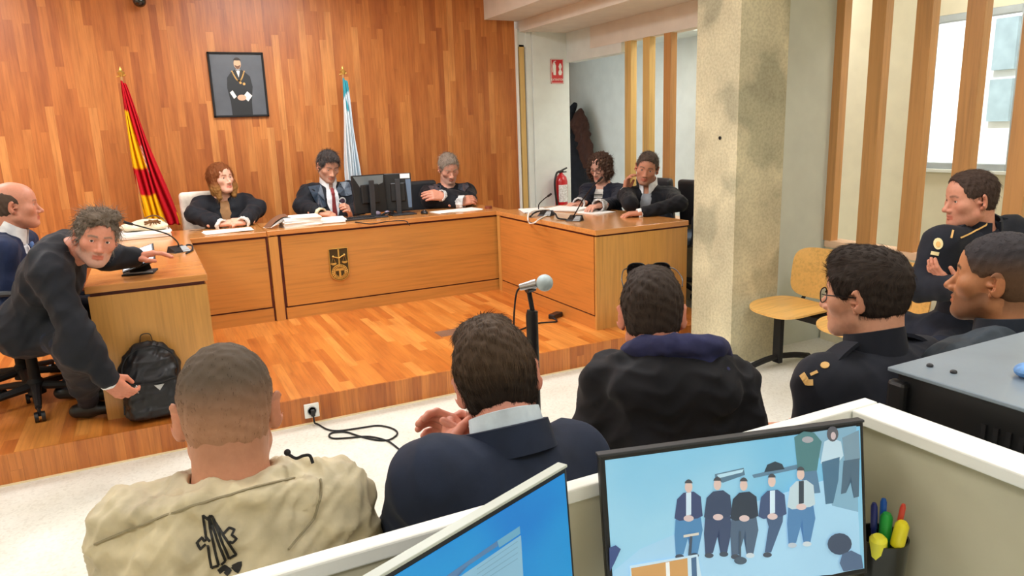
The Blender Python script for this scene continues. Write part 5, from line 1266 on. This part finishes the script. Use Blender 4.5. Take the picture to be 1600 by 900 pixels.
# tablet in its folding cover
t = empty('tablet', tuple(AZ(218, 428, TZ)), 'tablet in a black folding cover propped open on the near-left desk', 'tablet')
a, b_, c2, d2 = AZ(191, 428, TZ+.004), AZ(240, 426, TZ+.004), None, None
P0 = AZ(190, 432, TZ+.002); P1 = AZ(240, 428, TZ+.002); u = nrm(P1-P0); wv = np.linalg.norm(P1-P0); v_ = np.array([-u[1], u[0], 0])
Rt_ = np.stack([u, v_, [0, 0, 1.]], 1)
MB().obox(P0+u*wv/2+v_*.07+np.array([0, 0, .004]), (wv, .15, .008), Rt_, .003).build('cover', M['blackm'], t)
MB().obox(P0+u*wv/2+v_*.012+np.array([0, 0, .0115]), (wv*.92, .018, .006), Rt_, .001).build('cover_edge', M['grey'], t)
Rs = Rt_@Ry(R_(-17))@Rx(R_(32)); MB().obox(P0+u*wv*.52+v_*.06+np.array([0, 0, .085]), (wv*1.12, .16, .009), Rs, .003).build('screen_body', M['black'], t)
MB().obox(P0+u*wv*.52+v_*.06+np.array([0, 0, .085])+Rs@np.array([0, 0, .006]), (wv*1.02, .14, .002), Rs).build('glass', plain('slate_glass', (96, 108, 124), .15, coat=.5), t)
b = MB(); cc_ = P0+u*wv*.5+v_*.05; b.obox(cc_+np.array([.0, 0.02, .045]), (wv*.7, .004, .085), Rt_@Ry(R_(-14)), .001); b.build('support_flap', M['blackm'], t)

# ------------------------------------------------------------------ chairs
CH = plain('seat_blue_grey', (70, 84, 100), .6)
def office_chair(loc, az, lab, s=1.0, back=True):
    r = empty('office_chair', (0, 0, 0), lab, 'chair', None)
    for i in range(5):
        a = i*2*math.pi/5+.3; c, s_ = math.cos(a), math.sin(a)
        lg = MB().tube([(.03*c, .03*s_, .115), (.16*c, .16*s_, .10), (.30*c, .30*s_, .075)], [.026, .021, .016], 8).build('leg', M['blackm'], r)
        b = MB()
        for o_ in (-.016, .016): b.lathe([(.028, -.009), (.028, .009)], (.31*c-o_*s_, .31*s_+o_*c, .028), (-s_, c, 0), 14)
        b.tube([(.30*c, .30*s_, .075), (.31*c, .31*s_, .03)], .009, 6)
        w_ = b.build('caster', M['black'], lg)
    MB().lathe([(.045, .07), (.045, .14), (.03, .16), (.028, .3), (.018, .3), (.018, .42)]).build('column', M['blackm'], r)
    MB().box((-.24, -.23, .43), (.24, .24, .455), .01).build('seat_shell', M['black'], r)
    S = SDF(.01); S.bx((0, .0, .485), (.25, .25, .04), .035, .01); V, F = S.mesh(); mesh('seat', V, F, CH, r, True)
    for x in (-1, 1):
        MB().tube(spline([(x*.24, .10, .45), (x*.29, .12, .55), (x*.29, .13, .67), (x*.29, .06, .70), (x*.29, -.14, .69), (x*.28, -.2, .60), (x*.24, -.2, .47)], 6), .016, 8, flat=(1, 0, 0)).build('armrest', M['dark'], r)
    S = SDF(.011); S.bx((0, -.27, .75), (.22, .035, .20), .03, .01, R=Rx(R_(-6))); V, F = S.mesh(); mesh('backrest', V, F, M['dark'], r, True)
    MB().tube([(0, -.2, .44), (0, -.29, .5), (0, -.3, .66)], .022, 8).build('back_bar', M['blackm'], r)
    r.location = loc; r.rotation_euler = (0, 0, -R_(az)); return r
oc = office_chair(tuple(AZ(62, 632, HP)), 100, 'dark office chair with five-star base under the leaning man in black')
def dupchair(loc, az, lab):
    c = copy_tree(oc); c['label'] = lab; c.location = loc; c.rotation_euler = (0, 0, -R_(az)); return c
dupchair((-.82, 5.05, HP), 95, 'office chair of the bald man in the navy suit, far left')
dupchair((3.98, 4.86, HP), 262, 'black office chair behind the man resting his head on his hand')
dupchair((3.94, 5.42, HP), 262, 'black office chair behind the curly-haired woman')
dupchair((2.42, 6.80, HP), 180, 'office chair of the grey-haired man at the right end of the bench')
wc = empty('padded_chair', (.42, 6.8, HP), 'chair with cream back behind the auburn-haired woman', 'chair')
S = SDF(.011); S.bx((.42, 6.95, .93), (.20, .035, .22), .035, .01, R=Rx(R_(6))); V, F = S.mesh(); mesh('backrest', V, F, fabric('cream_upholstery', (220, 212, 198)), wc, True)
S = SDF(.011); S.bx((.36, 6.72, .63), (.22, .21, .04), .035, .01); V, F = S.mesh(); mesh('seat', V, F, M['dark'], wc, True)
for sx in (-1, 1):
    for yy in (6.55, 6.88): MB().tube([(.36+sx*.18, yy, HP), (.36+sx*.18, yy, .6)], .014, 8).build('leg', M['blackm'], wc)

# ------------------------------------------------------------------ beam seating
SEATW = veneer('beech_seat', (226, 176, 98), 0, rough=.4, coat=.25, k=.08)
def beam_seats(name, lab, n, org, az, group):
    """n wooden shell seats in a row along local x, facing local +y"""
    r = empty(name, org, lab, 'bench', group); fr_ = Fr(org, facing(az))
    pitch = .53; L = n*pitch
    b = MB(); b.obox(fr_.w((L/2, .02, .375)), (L-.1, .06, .045), fr_.R, .004); b.build('beam', M['blackm'], r)
    for x_ in (.16, L-.16):
        MB().obox(fr_.w((x_, .03, .20)), (.06, .035, .35), fr_.R, .004).build('leg', M['blackm'], r)
        MB().tube([fr_.w(p) for p in spline([(x_, -.26, .02), (x_, -.12, .05), (x_, .05, .065), (x_, .2, .05), (x_, .32, .02)], 5)], .02, 8).build('foot', M['blackm'], r)
    for i in range(n):
        x0 = pitch*(i+.5)
        nx, ny = 12, 12; V = []
        def sup(u, v, w, d, e=3.2): return u, v
        st = []
        for dz in (0, -.012):
            for k in range(40):
                t = 2*math.pi*k/40; c, s_ = math.cos(t), math.sin(t); x_ = .225*np.sign(c)*abs(c)**.55; y_ = .215*np.sign(s_)*abs(s_)**.6
                st.append(fr_.w((x0+x_, .04+y_, .43+dz-.010*(y_/.2)**2*(y_ > 0)*2+.012*(abs(x_)/.22)**2)))
        st.append(fr_.w((x0, .04, .418))); st.append(fr_.w((x0, .04, .406)))
        F = [[k, (k+1) % 40, 40+(k+1) % 40, 40+k] for k in range(40)]+[[k, (k+1) % 40, 80] for k in range(40)]+[[40+k, 40+(k+1) % 40, 81] for k in range(40)]
        mb = MB(); mb.add(st, F, True); mb.build('seat', SEATW, r)
        st = []
        for dy in (0, -.012):
            for k in range(40):
                t = 2*math.pi*k/40; c, s_ = math.cos(t), math.sin(t); x_ = .225*np.sign(c)*abs(c)**.45; z_ = .165*np.sign(s_)*abs(s_)**.5
                st.append(fr_.w((x0+x_, -.225-.12*(z_+.165)+dy+.05*(abs(x_)/.22)**2, .60+z_)))
        st.append(fr_.w((x0, -.245, .60))); st.append(fr_.w((x0, -.257, .60)))
        mb = MB(); mb.add(st, F, True); mb.build('backrest', SEATW, r)
        for sx in (-.14, .14): MB().tube([fr_.w(p) for p in spline([(x0+sx, -.02, .385), (x0+sx, -.16, .39), (x0+sx, -.225, .43), (x0+sx, -.25, .50)], 5)], .012, 6, ).build('bracket', M['blackm'], r)
    return r
beam_seats('beam_seating', 'row of wooden shell seats on a black beam in front of the post screen', 4, (3.60, 1.36, 0), -90, None)
beam_seats('beam_seating', 'row of wooden seats under the five men seen from behind', 5, (-.25, 1.33, 0), 0, None)

# ------------------------------------------------------------------ backpack
bp = empty('backpack', (-.115, 4.05, HP), 'black nylon backpack with a silver triangle badge leaning on the left desk', 'backpack')
nyl = plain('black_nylon', (20, 20, 24), .45, var=.15, bump=.3, bs=400, bd=.0006)
ff = Fr((-.115, 4.09, HP), Rx(R_(-9))@Rz(R_(2)))
S = SDF(.006); S.bx((0, 0, .165), (.145, .055, .16), .05, .03, ff).el((0, .0, .29), (.135, .055, .13), .04, ff).bx((0, -.05, .13), (.125, .035, .115), .03, .02, ff).el((0, -.045, .27), (.115, .03, .085), .02, ff)
S.half((0, 0, -1), -(HP+.002), WF, .004)
V, F = S.mesh(); V = folds(relax(V, F, 1), F, .006, .06, 12); mesh('bag', V, F, nyl, bp, True)
b = MB(); zp = [(.132*math.cos(t), -.058-.0*t, .27+.125*math.sin(t)) for t in np.linspace(-.4, math.pi+.4, 24)]; b.tube([ff.w(p) for p in zp], .004, 6)
b.tube([ff.w(p) for p in spline([(-.118, -.084, .215), (-.06, -.096, .205), (0, -.098, .2), (.06, -.096, .203), (.118, -.082, .215)], 5)], .0045, 6); b.build('zipper', M['blackm'], bp)
b = MB(); b.prism([(-.024, 0), (.024, 0), (0, -.03)], ff.w((.03, -.0905, .19)), ff.R[:, 0], ff.R[:, 2], -ff.R[:, 1], .003); b.build('triangle_badge', plain('badge_enamel', (196, 198, 200), .3, metal=.5), bp)
b = MB(); b.tube([ff.w((-.075, -.103, .195)), ff.w((-.07, -.108, .165))], .005, 6).sphere(ff.w((-.075, -.104, .2)), .009, 8); b.build('zip_pull', M['silver'], bp)
b = MB(); b.band([ff.w(p) for p in spline([(-.03, .03, .41), (-.02, .02, .45), (.02, .02, .45), (.03, .03, .41)], 5)], .02, .004, ff.R[:, 1]); b.build('grab_handle', nyl, bp)
for sx in (-1, 1): b = MB(); b.band([ff.w(p) for p in spline([(sx*.06, .05, .38), (sx*.10, .075, .3), (sx*.12, .07, .15), (sx*.13, .04, .04)], 5)], .045, .01, ff.R[:, 0]); b.build('shoulder_strap', nyl, bp)

# coats hanging in the dark corridor
S = SDF(.014); a = AX(906, 176, 5.45); S.rc(a, a+[0, .02, -.15], .06, .14, .05).rc(a+[0, .02, -.15], a+[-.02, -.06, -.85], .14, .22, .05, flat=(1, 0, 0), fac=.6).rc(a+[0, -.1, -.12], a+[-.02, -.27, -.6], .05, .07, .05)
V, F = S.mesh(); V = folds(V, F, .015, .12, 3); tag(mesh('coat', V, F, fabric('brown_coat_cloth', (70, 46, 38)), None, True), 'dark brown coat hanging on the corridor wall', 'coat')
S = SDF(.014); a = AX(897, 165, 5.4); S.rc(a, a+[0, .02, -.05], .05, .06, .03).rc(a+[-.05, .1, -.15], a+[-.05, .1, -1.2], .12, .2, .05).rc(a+[.0, .0, -.5], a+[.0, -.25, -1.3], .12, .24, .05)
V, F = S.mesh(); V = folds(V, F, .012, .12, 4); tag(mesh('coat', V, F, M['cloth_black'], None, True), 'black coat hanging beside the brown one at the edge of the dark opening', 'coat')
# ------------------------------------------------------------------ standing microphone in front of the row
mst = empty('microphone_stand', tuple(AY(830, 500, 2.15)*[1, 1, 0]), 'microphone with pale round grille on a black stand before the seated row', 'microphone')
yy = 2.15; tp = AY(826, 453, yy); bt = AY(832, 485, yy)
MB().tube([tp, bt], .0085, 10).build('upper_pole', M['blackm'], mst)
MB().tube([bt, AY(831, 492, yy), (bt[0], yy, .35)], [.019, .021, .021], 12).build('grip', M['black'], mst)
MB().tube([(bt[0], yy, .35), (bt[0], yy, .02)], .009, 10).build('pole', M['blackm'], mst)
MB().lathe([(.13, 0), (.13, .012), (.02, .02), (.012, .05)], (bt[0], yy, .001)).build('base', M['dark'], mst)
h0 = AY(812, 449, yy); h1 = AY(838, 443, yy-.03); hc = AY(851, 442, yy-.05)
MB().tube([h0, h1], [.011, .017], 12).build('body', M['silver'], mst)
MB().sphere(hc, .029, 14).build('grille', plain('grille', (176, 190, 192), .6, metal=.3, bump=.8, bs=900, bd=.001), mst)
MB().tube([AY(822, 450, yy), AY(834, 447, yy)], .019, 10).build('clip', M['black'], mst)
MB().tube(spline([h0, AY(807, 458, yy), AY(804, 480, yy), AY(803, 510, yy), AY(806, 560, yy), (bt[0]-.02, yy, .1)], 6), .0032, 7).build('lead', M['blackm'], mst)

# ------------------------------------------------------------------ work booth in the foreground
PZ = 1.1; pc_ = plain('booth_panel', (196, 190, 164), .8, var=.03); capm = plain('booth_cap', (240, 240, 232), .5, var=.02)
bo = empty('booth_partition', (.3, .815, 0), 'low white-capped office partition in front of the seated row', 'partition')
MB().box((-.75, .807, 0), (1.115, .825, PZ-.022)).build('panel', pc_, bo)
MB().box((-.76, .802, PZ-.022), (1.115, .829, PZ), .003).build('cap', capm, bo)
bo = empty('booth_side_partition', (1.1, .3, 0), 'white-capped side partition running to the right edge below the black machine', 'partition')
MB().box((1.083, -.6, 0), (1.103, .807, PZ-.022)).build('panel', pc_, bo)
MB().box((1.045, -.61, PZ-.022), (1.115, .8, PZ), .003).build('cap', capm, bo)
tb = empty('work_table', (.2, .3, 0), 'pale work table inside the booth', 'table')
MB().box((-.7, .1, .72), (1.075, .80, .745), .003).build('table_top', M['white'], tb)
for x_ in (-.66, 1.03):
    for y_ in (.14, .76): MB().box((x_-.02, y_-.02, 0), (x_+.02, y_+.02, .72), .003).build('leg', M['grey'], tb)

SCRN = {}
def scr(c, e=.5):
    c = tuple(.8*a_+.2*b_ for a_, b_ in zip(c, (120, 165, 195))); k_ = tuple(c)
    if k_ not in SCRN: SCRN[k_] = plain('screen_ink', c, .4, var=.03, emis=e)
    return SCRN[k_]
def screen_monitor(name, lab, TL, TR, DN_, w, h, bezel, rim, ptm=.012):
    u = nrm(TR-TL); v = nrm(DN_-u*(DN_@u)); n = np.cross(v, u); n = n if n@ray(900, 800) < 0 else -n
    R = np.stack([u, -v, n], 1) if np.linalg.det(np.stack([u, -v, n], 1)) > 0 else np.stack([-u, -v, n], 1)
    c = TL+u*w/2+v*h/2; r = empty(name, (c[0], c[1], .745), lab, 'monitor')
    MB().obox(c-n*.008, (w, h, .014), R, .003).build('housing', bezel, r)
    MB().obox(TL+u*w/2+v*.001-n*.008, (w+.002, .004, .016), R, .001).build('top_rim', rim, r)
    s0 = c-n*.0008
    MB().obox(c-n*.055, (.07, .09, .07), R, .01).box((c[0]-n[0]*.09-.025, c[1]-n[1]*.09-.012, .75), (c[0]-n[0]*.09+.025, c[1]-n[1]*.09+.012, c[2]), .004).box((c[0]-.11-n[0]*.06, c[1]-.07-n[1]*.06, .745), (c[0]+.11-n[0]*.06, c[1]+.07-n[1]*.06, .757), .004).build('stand', M['dark'], r)
    return r, TL, u, v, n
def on_plane(px, py, P0, n, off):
    r = ray(px, py); t = ((P0+n*off-C0)@n)/(r@n); return C0+t*r
TL = A(936, 712, 1.03); TR = A(1350, 657, 1.195); DD = A(1357, 893, 1.28)-TR
m2, P0, u, v, n = screen_monitor('screen_monitor', 'right foreground monitor showing the video feed of five seated men', TL, TR, DD, .403, .236, M['black'], M['dark'])
sp_ = [P0+u*.008+v*.008, P0+u*.396+v*.008, P0+u*.396+v*.226, P0+u*.008+v*.226]
b = MB(); b.add([p+n*.0003 for p in sp_]+[p-n*.003 for p in sp_], [[0, 1, 2, 3], [7, 6, 5, 4], [0, 4, 5, 1], [1, 5, 6, 2], [2, 6, 7, 3], [3, 7, 4, 0]])
def screen_mat():
    m, nt, bb = newmat('video_feed'); q_ = NB(nt); co = q_.n('ShaderNodeTexCoord').outputs['Generated']
    col = q_.ramp(q_.math('ADD', q_.math('MULTIPLY', q_.n('ShaderNodeSeparateXYZ').outputs[0], 0.0), q_.noise(co, 1.1, 2)), [(.35, (104, 170, 206)), (.65, (138, 188, 214))])
    nt.links.new(col, bb.inputs['Base Color']); nt.links.new(col, bb.inputs['Emission Color']); bb.inputs['Emission Strength'].default_value = .42; bb.inputs['Roughness'].default_value = .3; return m
scm = b.build('screen', screen_mat(), m2)
lay = [0]
def ink(name, pts, c, off=None):
    lay[0] += 1; o_ = .0006+.00004*lay[0]
    P = np.array([on_plane(x_, y_, P0, n, o_) for x_, y_ in pts]); k_ = len(P); cen = P.mean(0)
    return mesh(name, np.concatenate([P, [cen]]), [[i, (i+1) % k_, k_] for i in range(k_)], scr(c), m2)
def ov(x_, y_, a, b_, k_=16, t0=0): return [(x_+a*math.cos(t)*math.cos(t0)-b_*math.sin(t)*math.sin(t0), y_+a*math.cos(t)*math.sin(t0)+b_*math.sin(t)*math.cos(t0)) for t in np.linspace(0, 2*math.pi, k_, endpoint=False)]
ink('shown_floor', [(958, 893), (1000, 858), (1160, 790), (1338, 735), (1345, 888), (1300, 898), (1000, 920), (953, 930)], (150, 190, 216))
ink('shown_wall_shade', [(1265, 676), (1338, 665), (1341, 800), (1300, 790), (1290, 740)], (112, 150, 172))
ink('shown_table', [(1117, 741), (1162, 731), (1164, 742), (1130, 754), (1118, 752)], (66, 92, 112)); ink('shown_table_top', [(1120, 742), (1162, 733), (1160, 738), (1124, 747)], (168, 200, 214))
ink('shown_shelf', [(1175, 742), (1262, 722), (1264, 729), (1178, 747)], (74, 102, 124)); ink('shown_bag', [(1194, 738), (1199, 726), (1211, 721), (1222, 725), (1226, 733)], (26, 32, 40))
for nm, P_, c in [('shown_bystander', [(1241, 683), (1256, 674), (1272, 676), (1284, 690), (1280, 712), (1276, 738), (1247, 742), (1244, 712)], (58, 98, 98)), ('shown_bystander_legs', [(1249, 738), (1276, 735), (1282, 770), (1260, 772)], (70, 100, 128)),
                  ('shown_bystander_second', [(1288, 690), (1300, 684), (1314, 690), (1318, 712), (1304, 730), (1282, 724)], (176, 196, 208)), ('shown_bystander_second_legs', [(1284, 722), (1312, 714), (1310, 750), (1302, 786), (1290, 788)], (54, 84, 108)),
                  ('shown_bystander_third', [(1316, 684), (1342, 672), (1344, 718), (1320, 722)], (104, 126, 140)), ('shown_bystander_third_legs', [(1318, 720), (1343, 716), (1342, 776), (1334, 778), (1330, 742), (1322, 770), (1314, 772)], (58, 76, 92))]: ink(nm, P_, c)
ink('shown_hair', ov(1301, 678, 9, 12), (70, 60, 62)); ink('shown_face', ov(1302, 681, 4, 6), (190, 160, 158)); ink('shown_hands', ov(1262, 687, 9, 5), (150, 140, 142))
men = [((1076, 761), (40, 44, 80), (60, 110, 156), (1076, 778), (1060, 800)), ((1121, 757), (36, 42, 66), (40, 46, 74), (1122, 776), (1118, 805)), ((1162, 758), (26, 28, 38), (60, 72, 92), (1163, 778), (1160, 805)), ((1206, 752), (44, 54, 88), (50, 66, 96), (1207, 775), (1200, 800)), ((1251, 741), (176, 190, 196), (62, 104, 150), (1252, 760), (1252, 780))]
for i, ((hx, hy), tc, lc, (tx, ty), _) in enumerate(men):
    ink('shown_legs', [(tx-20, ty+28), (tx+18, ty+24), (tx+22, ty+50), (tx+14, ty+88), (tx+4, ty+90), (tx+2, ty+50), (tx-8, ty+88), (tx-20, ty+90), (tx-22, ty+58)] if i != 3 else [(tx-12, ty+26), (tx+17, ty+24), (tx+16, ty+40), (tx-2, ty+88), (tx-12, ty+88), (tx-6, ty+48)], lc)
    ink('shown_torso', [(tx-8, ty-8), (tx+8, ty-10), (tx+19, ty-2), (tx+22, ty+28), (tx+14, ty+32), (tx-14, ty+36), (tx-22, ty+32), (tx-18, ty+2)], tc)
    if i in (0, 3, 4): ink('shown_shirt', [(tx-4, ty-8), (tx+4, ty-9), (tx+4, ty+26), (tx-4, ty+28)], (196, 212, 224) if i != 4 else (34, 36, 44))
    ink('shown_hands', ov(tx, ty+32, 8, 5), (206, 172, 164)); ink('shown_face', ov(hx, hy, 6, 9), (208, 170, 154)); ink('shown_hair', [(x_, y_) for x_, y_ in ov(hx, hy-2, 7, 10) if y_ < hy-3], (50, 44, 46))
    ink('shown_shoe', ov(tx-14 if i != 3 else tx-8, ty+92, 7, 4), (170, 176, 184) if i == 4 else (50, 48, 56))
    if i != 3: ink('shown_shoe', ov(tx+9, ty+90, 7, 4), (190, 196, 200) if i in (2, 4) else (44, 46, 56))
ink('shown_bench', [(1068, 836), (1092, 832), (1092, 836), (1068, 840)], (206, 190, 170)); ink('shown_bench_leg', [(1078, 838), (1082, 838), (1080, 868), (1075, 868)], (50, 54, 66))
ink('shown_stand', [(1155, 830), (1158, 830), (1158, 876), (1155, 876)], (50, 58, 70)); ink('shown_stand_base', ov(1157, 876, 10, 6), (54, 62, 74))
ink('shown_foreground_head', ov(1312, 850, 19, 17), (44, 48, 66)); ink('shown_foreground_shoulder', [(1316, 866), (1330, 860), (1346, 868), (1349, 888), (1318, 893), (1312, 880)], (62, 76, 104))
ink('shown_edge_shape', [(952, 856), (962, 852), (970, 858), (960, 880), (953, 893)], (36, 46, 96))
ink('shown_inset', [(984, 884), (1090, 866), (1096, 900), (1096, 925), (988, 930)], (186, 206, 218)); ink('shown_inset_picture', [(986, 888), (1074, 872), (1076, 925), (990, 930)], (196, 132, 60)); ink('shown_inset_door', [(1040, 879), (1046, 878), (1048, 925), (1042, 925)], (232, 226, 220)); ink('shown_inset_side', [(1080, 872), (1088, 870), (1090, 925), (1082, 925)], (50, 76, 110))

TR = A(886, 727, 1.0); u1 = nrm(AZ(600, 897, TR[2])-TR); TL1 = TR+u1*.42; DD = A(897, 900, 1.073)-TR; DD = nrm(DD-u1*(DD@u1))
m1, P0, u, v, n = screen_monitor('screen_monitor', 'left foreground monitor with a plain blue desktop, turned away to the left', TL1, TR, DD, .42, .245, M['black'], plain('pale_rim', (190, 196, 186), .4))
sp_ = [P0+u*.008+v*.009, P0+u*.413+v*.009, P0+u*.413+v*.234, P0+u*.008+v*.234]
def desk_mat():
    m, nt, bb = newmat('blue_desktop'); q_ = NB(nt); co = q_.n('ShaderNodeTexCoord').outputs['Generated']
    col = q_.ramp(q_.noise(co, 1.0, 2), [(.35, (16, 110, 190)), (.6, (28, 136, 200))])
    nt.links.new(col, bb.inputs['Base Color']); nt.links.new(col, bb.inputs['Emission Color']); bb.inputs['Emission Strength'].default_value = .42; return m
b = MB(); b.add([p+n*.0003 for p in sp_]+[p-n*.003 for p in sp_], [[0, 1, 2, 3], [7, 6, 5, 4], [0, 4, 5, 1], [1, 5, 6, 2], [2, 6, 7, 3], [3, 7, 4, 0]]); b.build('screen', desk_mat(), m1)
lay[0] = 0; m2 = m1
ink('shown_window', [(720, 900), (814, 836), (819, 925), (700, 925)], (118, 160, 184)); ink('shown_title_bar', [(690, 905), (777, 845), (778, 853), (718, 893), (712, 905)], (60, 96, 140))
ink('shown_window_top', [(777, 845), (812, 822), (813, 834), (780, 856)], (84, 140, 170))
for i in range(4): ink('shown_text_line', [(745, 889+i*8), (809, 845+i*9), (809, 846.2+i*9), (745, 890.2+i*8)], (98, 134, 158))

# ------------------------------------------------------------------ black machine beyond the side partition
BZ = 1.14; X0 = 1.186; Y1 = .84
mc = empty('copier', (1.5, .5, 0), 'large black machine with blue-grey metal top at the right edge', 'copier')
MB().box((X0+.012, -.1, .80), (1.80, Y1-.012, BZ-.004), .006).build('housing', M['black'], mc)
lidm = plain('blue_grey_top', (128, 142, 154), .35, metal=.2, var=.05)
MB().box((X0, -.12, BZ-.006), (1.82, Y1, BZ+.002), .002).build('top_plate', lidm, mc)
b = MB()
for y_ in (.60, .50): b.box((1.36, y_, BZ+.002), (1.82, y_+.003, BZ+.0026))
b.box((1.36, .50, BZ+.002), (1.363, .603, BZ+.0026)); b.build('seams', M['dark'], mc)
for p in [(1453, 571), (1490, 581)]:
    q = AZ(*p, BZ+.004); MB().sphere(q, .006, 8, (1, 1, .7)).build('screw', M['dark'], mc)
b = MB()
for i in range(26): b.box((X0+.008, .66-.02*i, BZ-.085), (X0+.013, .668-.02*i, BZ-.05))
b.build('vent_slats', M['blackm'], mc)
MB().box((X0+.004, -.1, .80), (X0+.013, .60, BZ-.10), .003).build('front_door', plain('black_gloss', (16, 16, 17), .3), mc)
MB().box((X0-.004, Y1-.04, .80), (X0+.02, Y1-.002, BZ-.02), .008).build('corner_column', M['black'], mc)
MB().box((X0+.03, -.1, .0), (1.78, Y1-.03, .80), .01).build('cabinet', plain('grey_cabinet', (128, 128, 124), .6), mc)
q = AZ(1597, 592, BZ+.002); tag(MB().sphere(q+np.array([.02, 0, .012]), .022, 10, (1.3, 1, .6)).build('blue_cloth', plain('light_blue_cloth', (110, 160, 220), .6, var=.15, vs=50)), 'small light blue object on the black machine at the right edge', 'cloth')

# ------------------------------------------------------------------ pens in their cup
cx_, cy_ = AX(1378, 850, 1.02)[:2]; cz_ = .745; ct_ = AX(1378, 836, 1.02)[2]
cu = empty('pen_cup', (cx_, cy_, cz_), 'black pen cup standing in the corner of the booth beside the monitor', 'cup')
MB().lathe([(0.001, 0), (.033, 0), (.040, ct_-cz_), (.037, ct_-cz_), (.028, .006), (.001, .006)], (cx_, cy_, cz_), n=28, cap=False).build('body', plain('smoky_cup', (30, 30, 26), .25, coat=.4), cu)
def pen(name, lab, c, p_tip, off, r, capc=None, flat_=False, body=None):
    tip = AX(*p_tip, 1.02+off[1]); bot = np.array([cx_+off[0]*.4, cy_-off[1]*.2, cz_+.012]); d_ = nrm(tip-bot); L_ = np.linalg.norm(tip-bot)
    rt = empty(name, tuple(bot), lab, 'pen')
    MB().tube([bot, bot+d_*(L_-.045)], r*.9, 10).build('barrel', plain('pen_body', body or c, .4), rt)
    MB().tube([bot+d_*(L_-.046), bot+d_*(L_-.006), tip], [r, r*.97, r*.6], 12).build('cap', plain('pen_cap', capc or c, .3), rt); return rt
pen('pen', 'tall blue pen cap rising from the black pen cup', (30, 100, 200), (1381, 779), (0, .01), .0055)
pen('pen', 'dark blue pen at the left of the pen cup, next to the monitor', (28, 40, 120), (1366, 786), (-.01, -.012), .0055)
pen('highlighter', 'green highlighter in the black pen cup', (40, 170, 70), (1386, 802), (.006, .0), .010)
pen('highlighter', 'black and yellow highlighter leaning right in the pen cup', (24, 24, 22), (1411, 816), (.018, -.004), .011, (236, 222, 40))
pen('highlighter', 'yellow and white highlighter lying across the rim of the pen cup', (240, 236, 60), (1373, 838), (.0, -.03), .014, (240, 236, 70))
pen('pencil', 'red pencil with pale tip rising behind the yellow highlighter', (206, 50, 46), (1412, 788), (.014, .008), .0045, (210, 70, 50))
# ------------------------------------------------------------------ light
wd = bpy.data.worlds.new('world'); SC.world = wd; wd.use_nodes = True
bg = wd.node_tree.nodes['Background']; bg.inputs[0].default_value = (.86, .93, 1, 1); bg.inputs[1].default_value = 1.4
def area(name, loc, size, e, col=(1, 1, 1), rot=(0, 0, 0), sy=None):
    l = bpy.data.lights.new(name, 'AREA'); l.energy = e; l.color = col; l.size = size
    if sy: l.shape = 'RECTANGLE'; l.size_y = sy
    o = bpy.data.objects.new(name, l); COL.objects.link(o); o.location = loc; o.rotation_euler = rot; return o
for x, y, e in [(-1.6, 5.7, 62), (1.2, 5.4, 66), (-1.8, 2.9, 44), (1.2, 2.9, 40), (-1.4, -.4, 34), (1.6, -.6, 26), (2.8, 1.3, 26)]:  # last entry is an added fill to brighten the pale stub wall
    area('ceiling_light_and_fill', (x, y, 3.07), 1.1, e, (.985, .995, 1), sy=1.1)
area('side_room_light', (4.75, 1.8, 2.93), .5, 42, (1, .98, .95), sy=3.0)
area('corridor_light', (4.85, 5.2, 2.9), .4, 26, (1, .98, .95), sy=1.2)
area('corridor_light', (4.9, 7.0, 2.5), .15, 5, (1, .98, .95), sy=1.6)
l = bpy.data.lights.new('sun', 'SUN'); l.energy = 6; l.angle = .1; o = bpy.data.objects.new('sun', l); COL.objects.link(o); o.rotation_euler = (0, R_(-40), R_(10)); o.location = (3, 3, 8)
SC.view_settings.exposure = 0.18
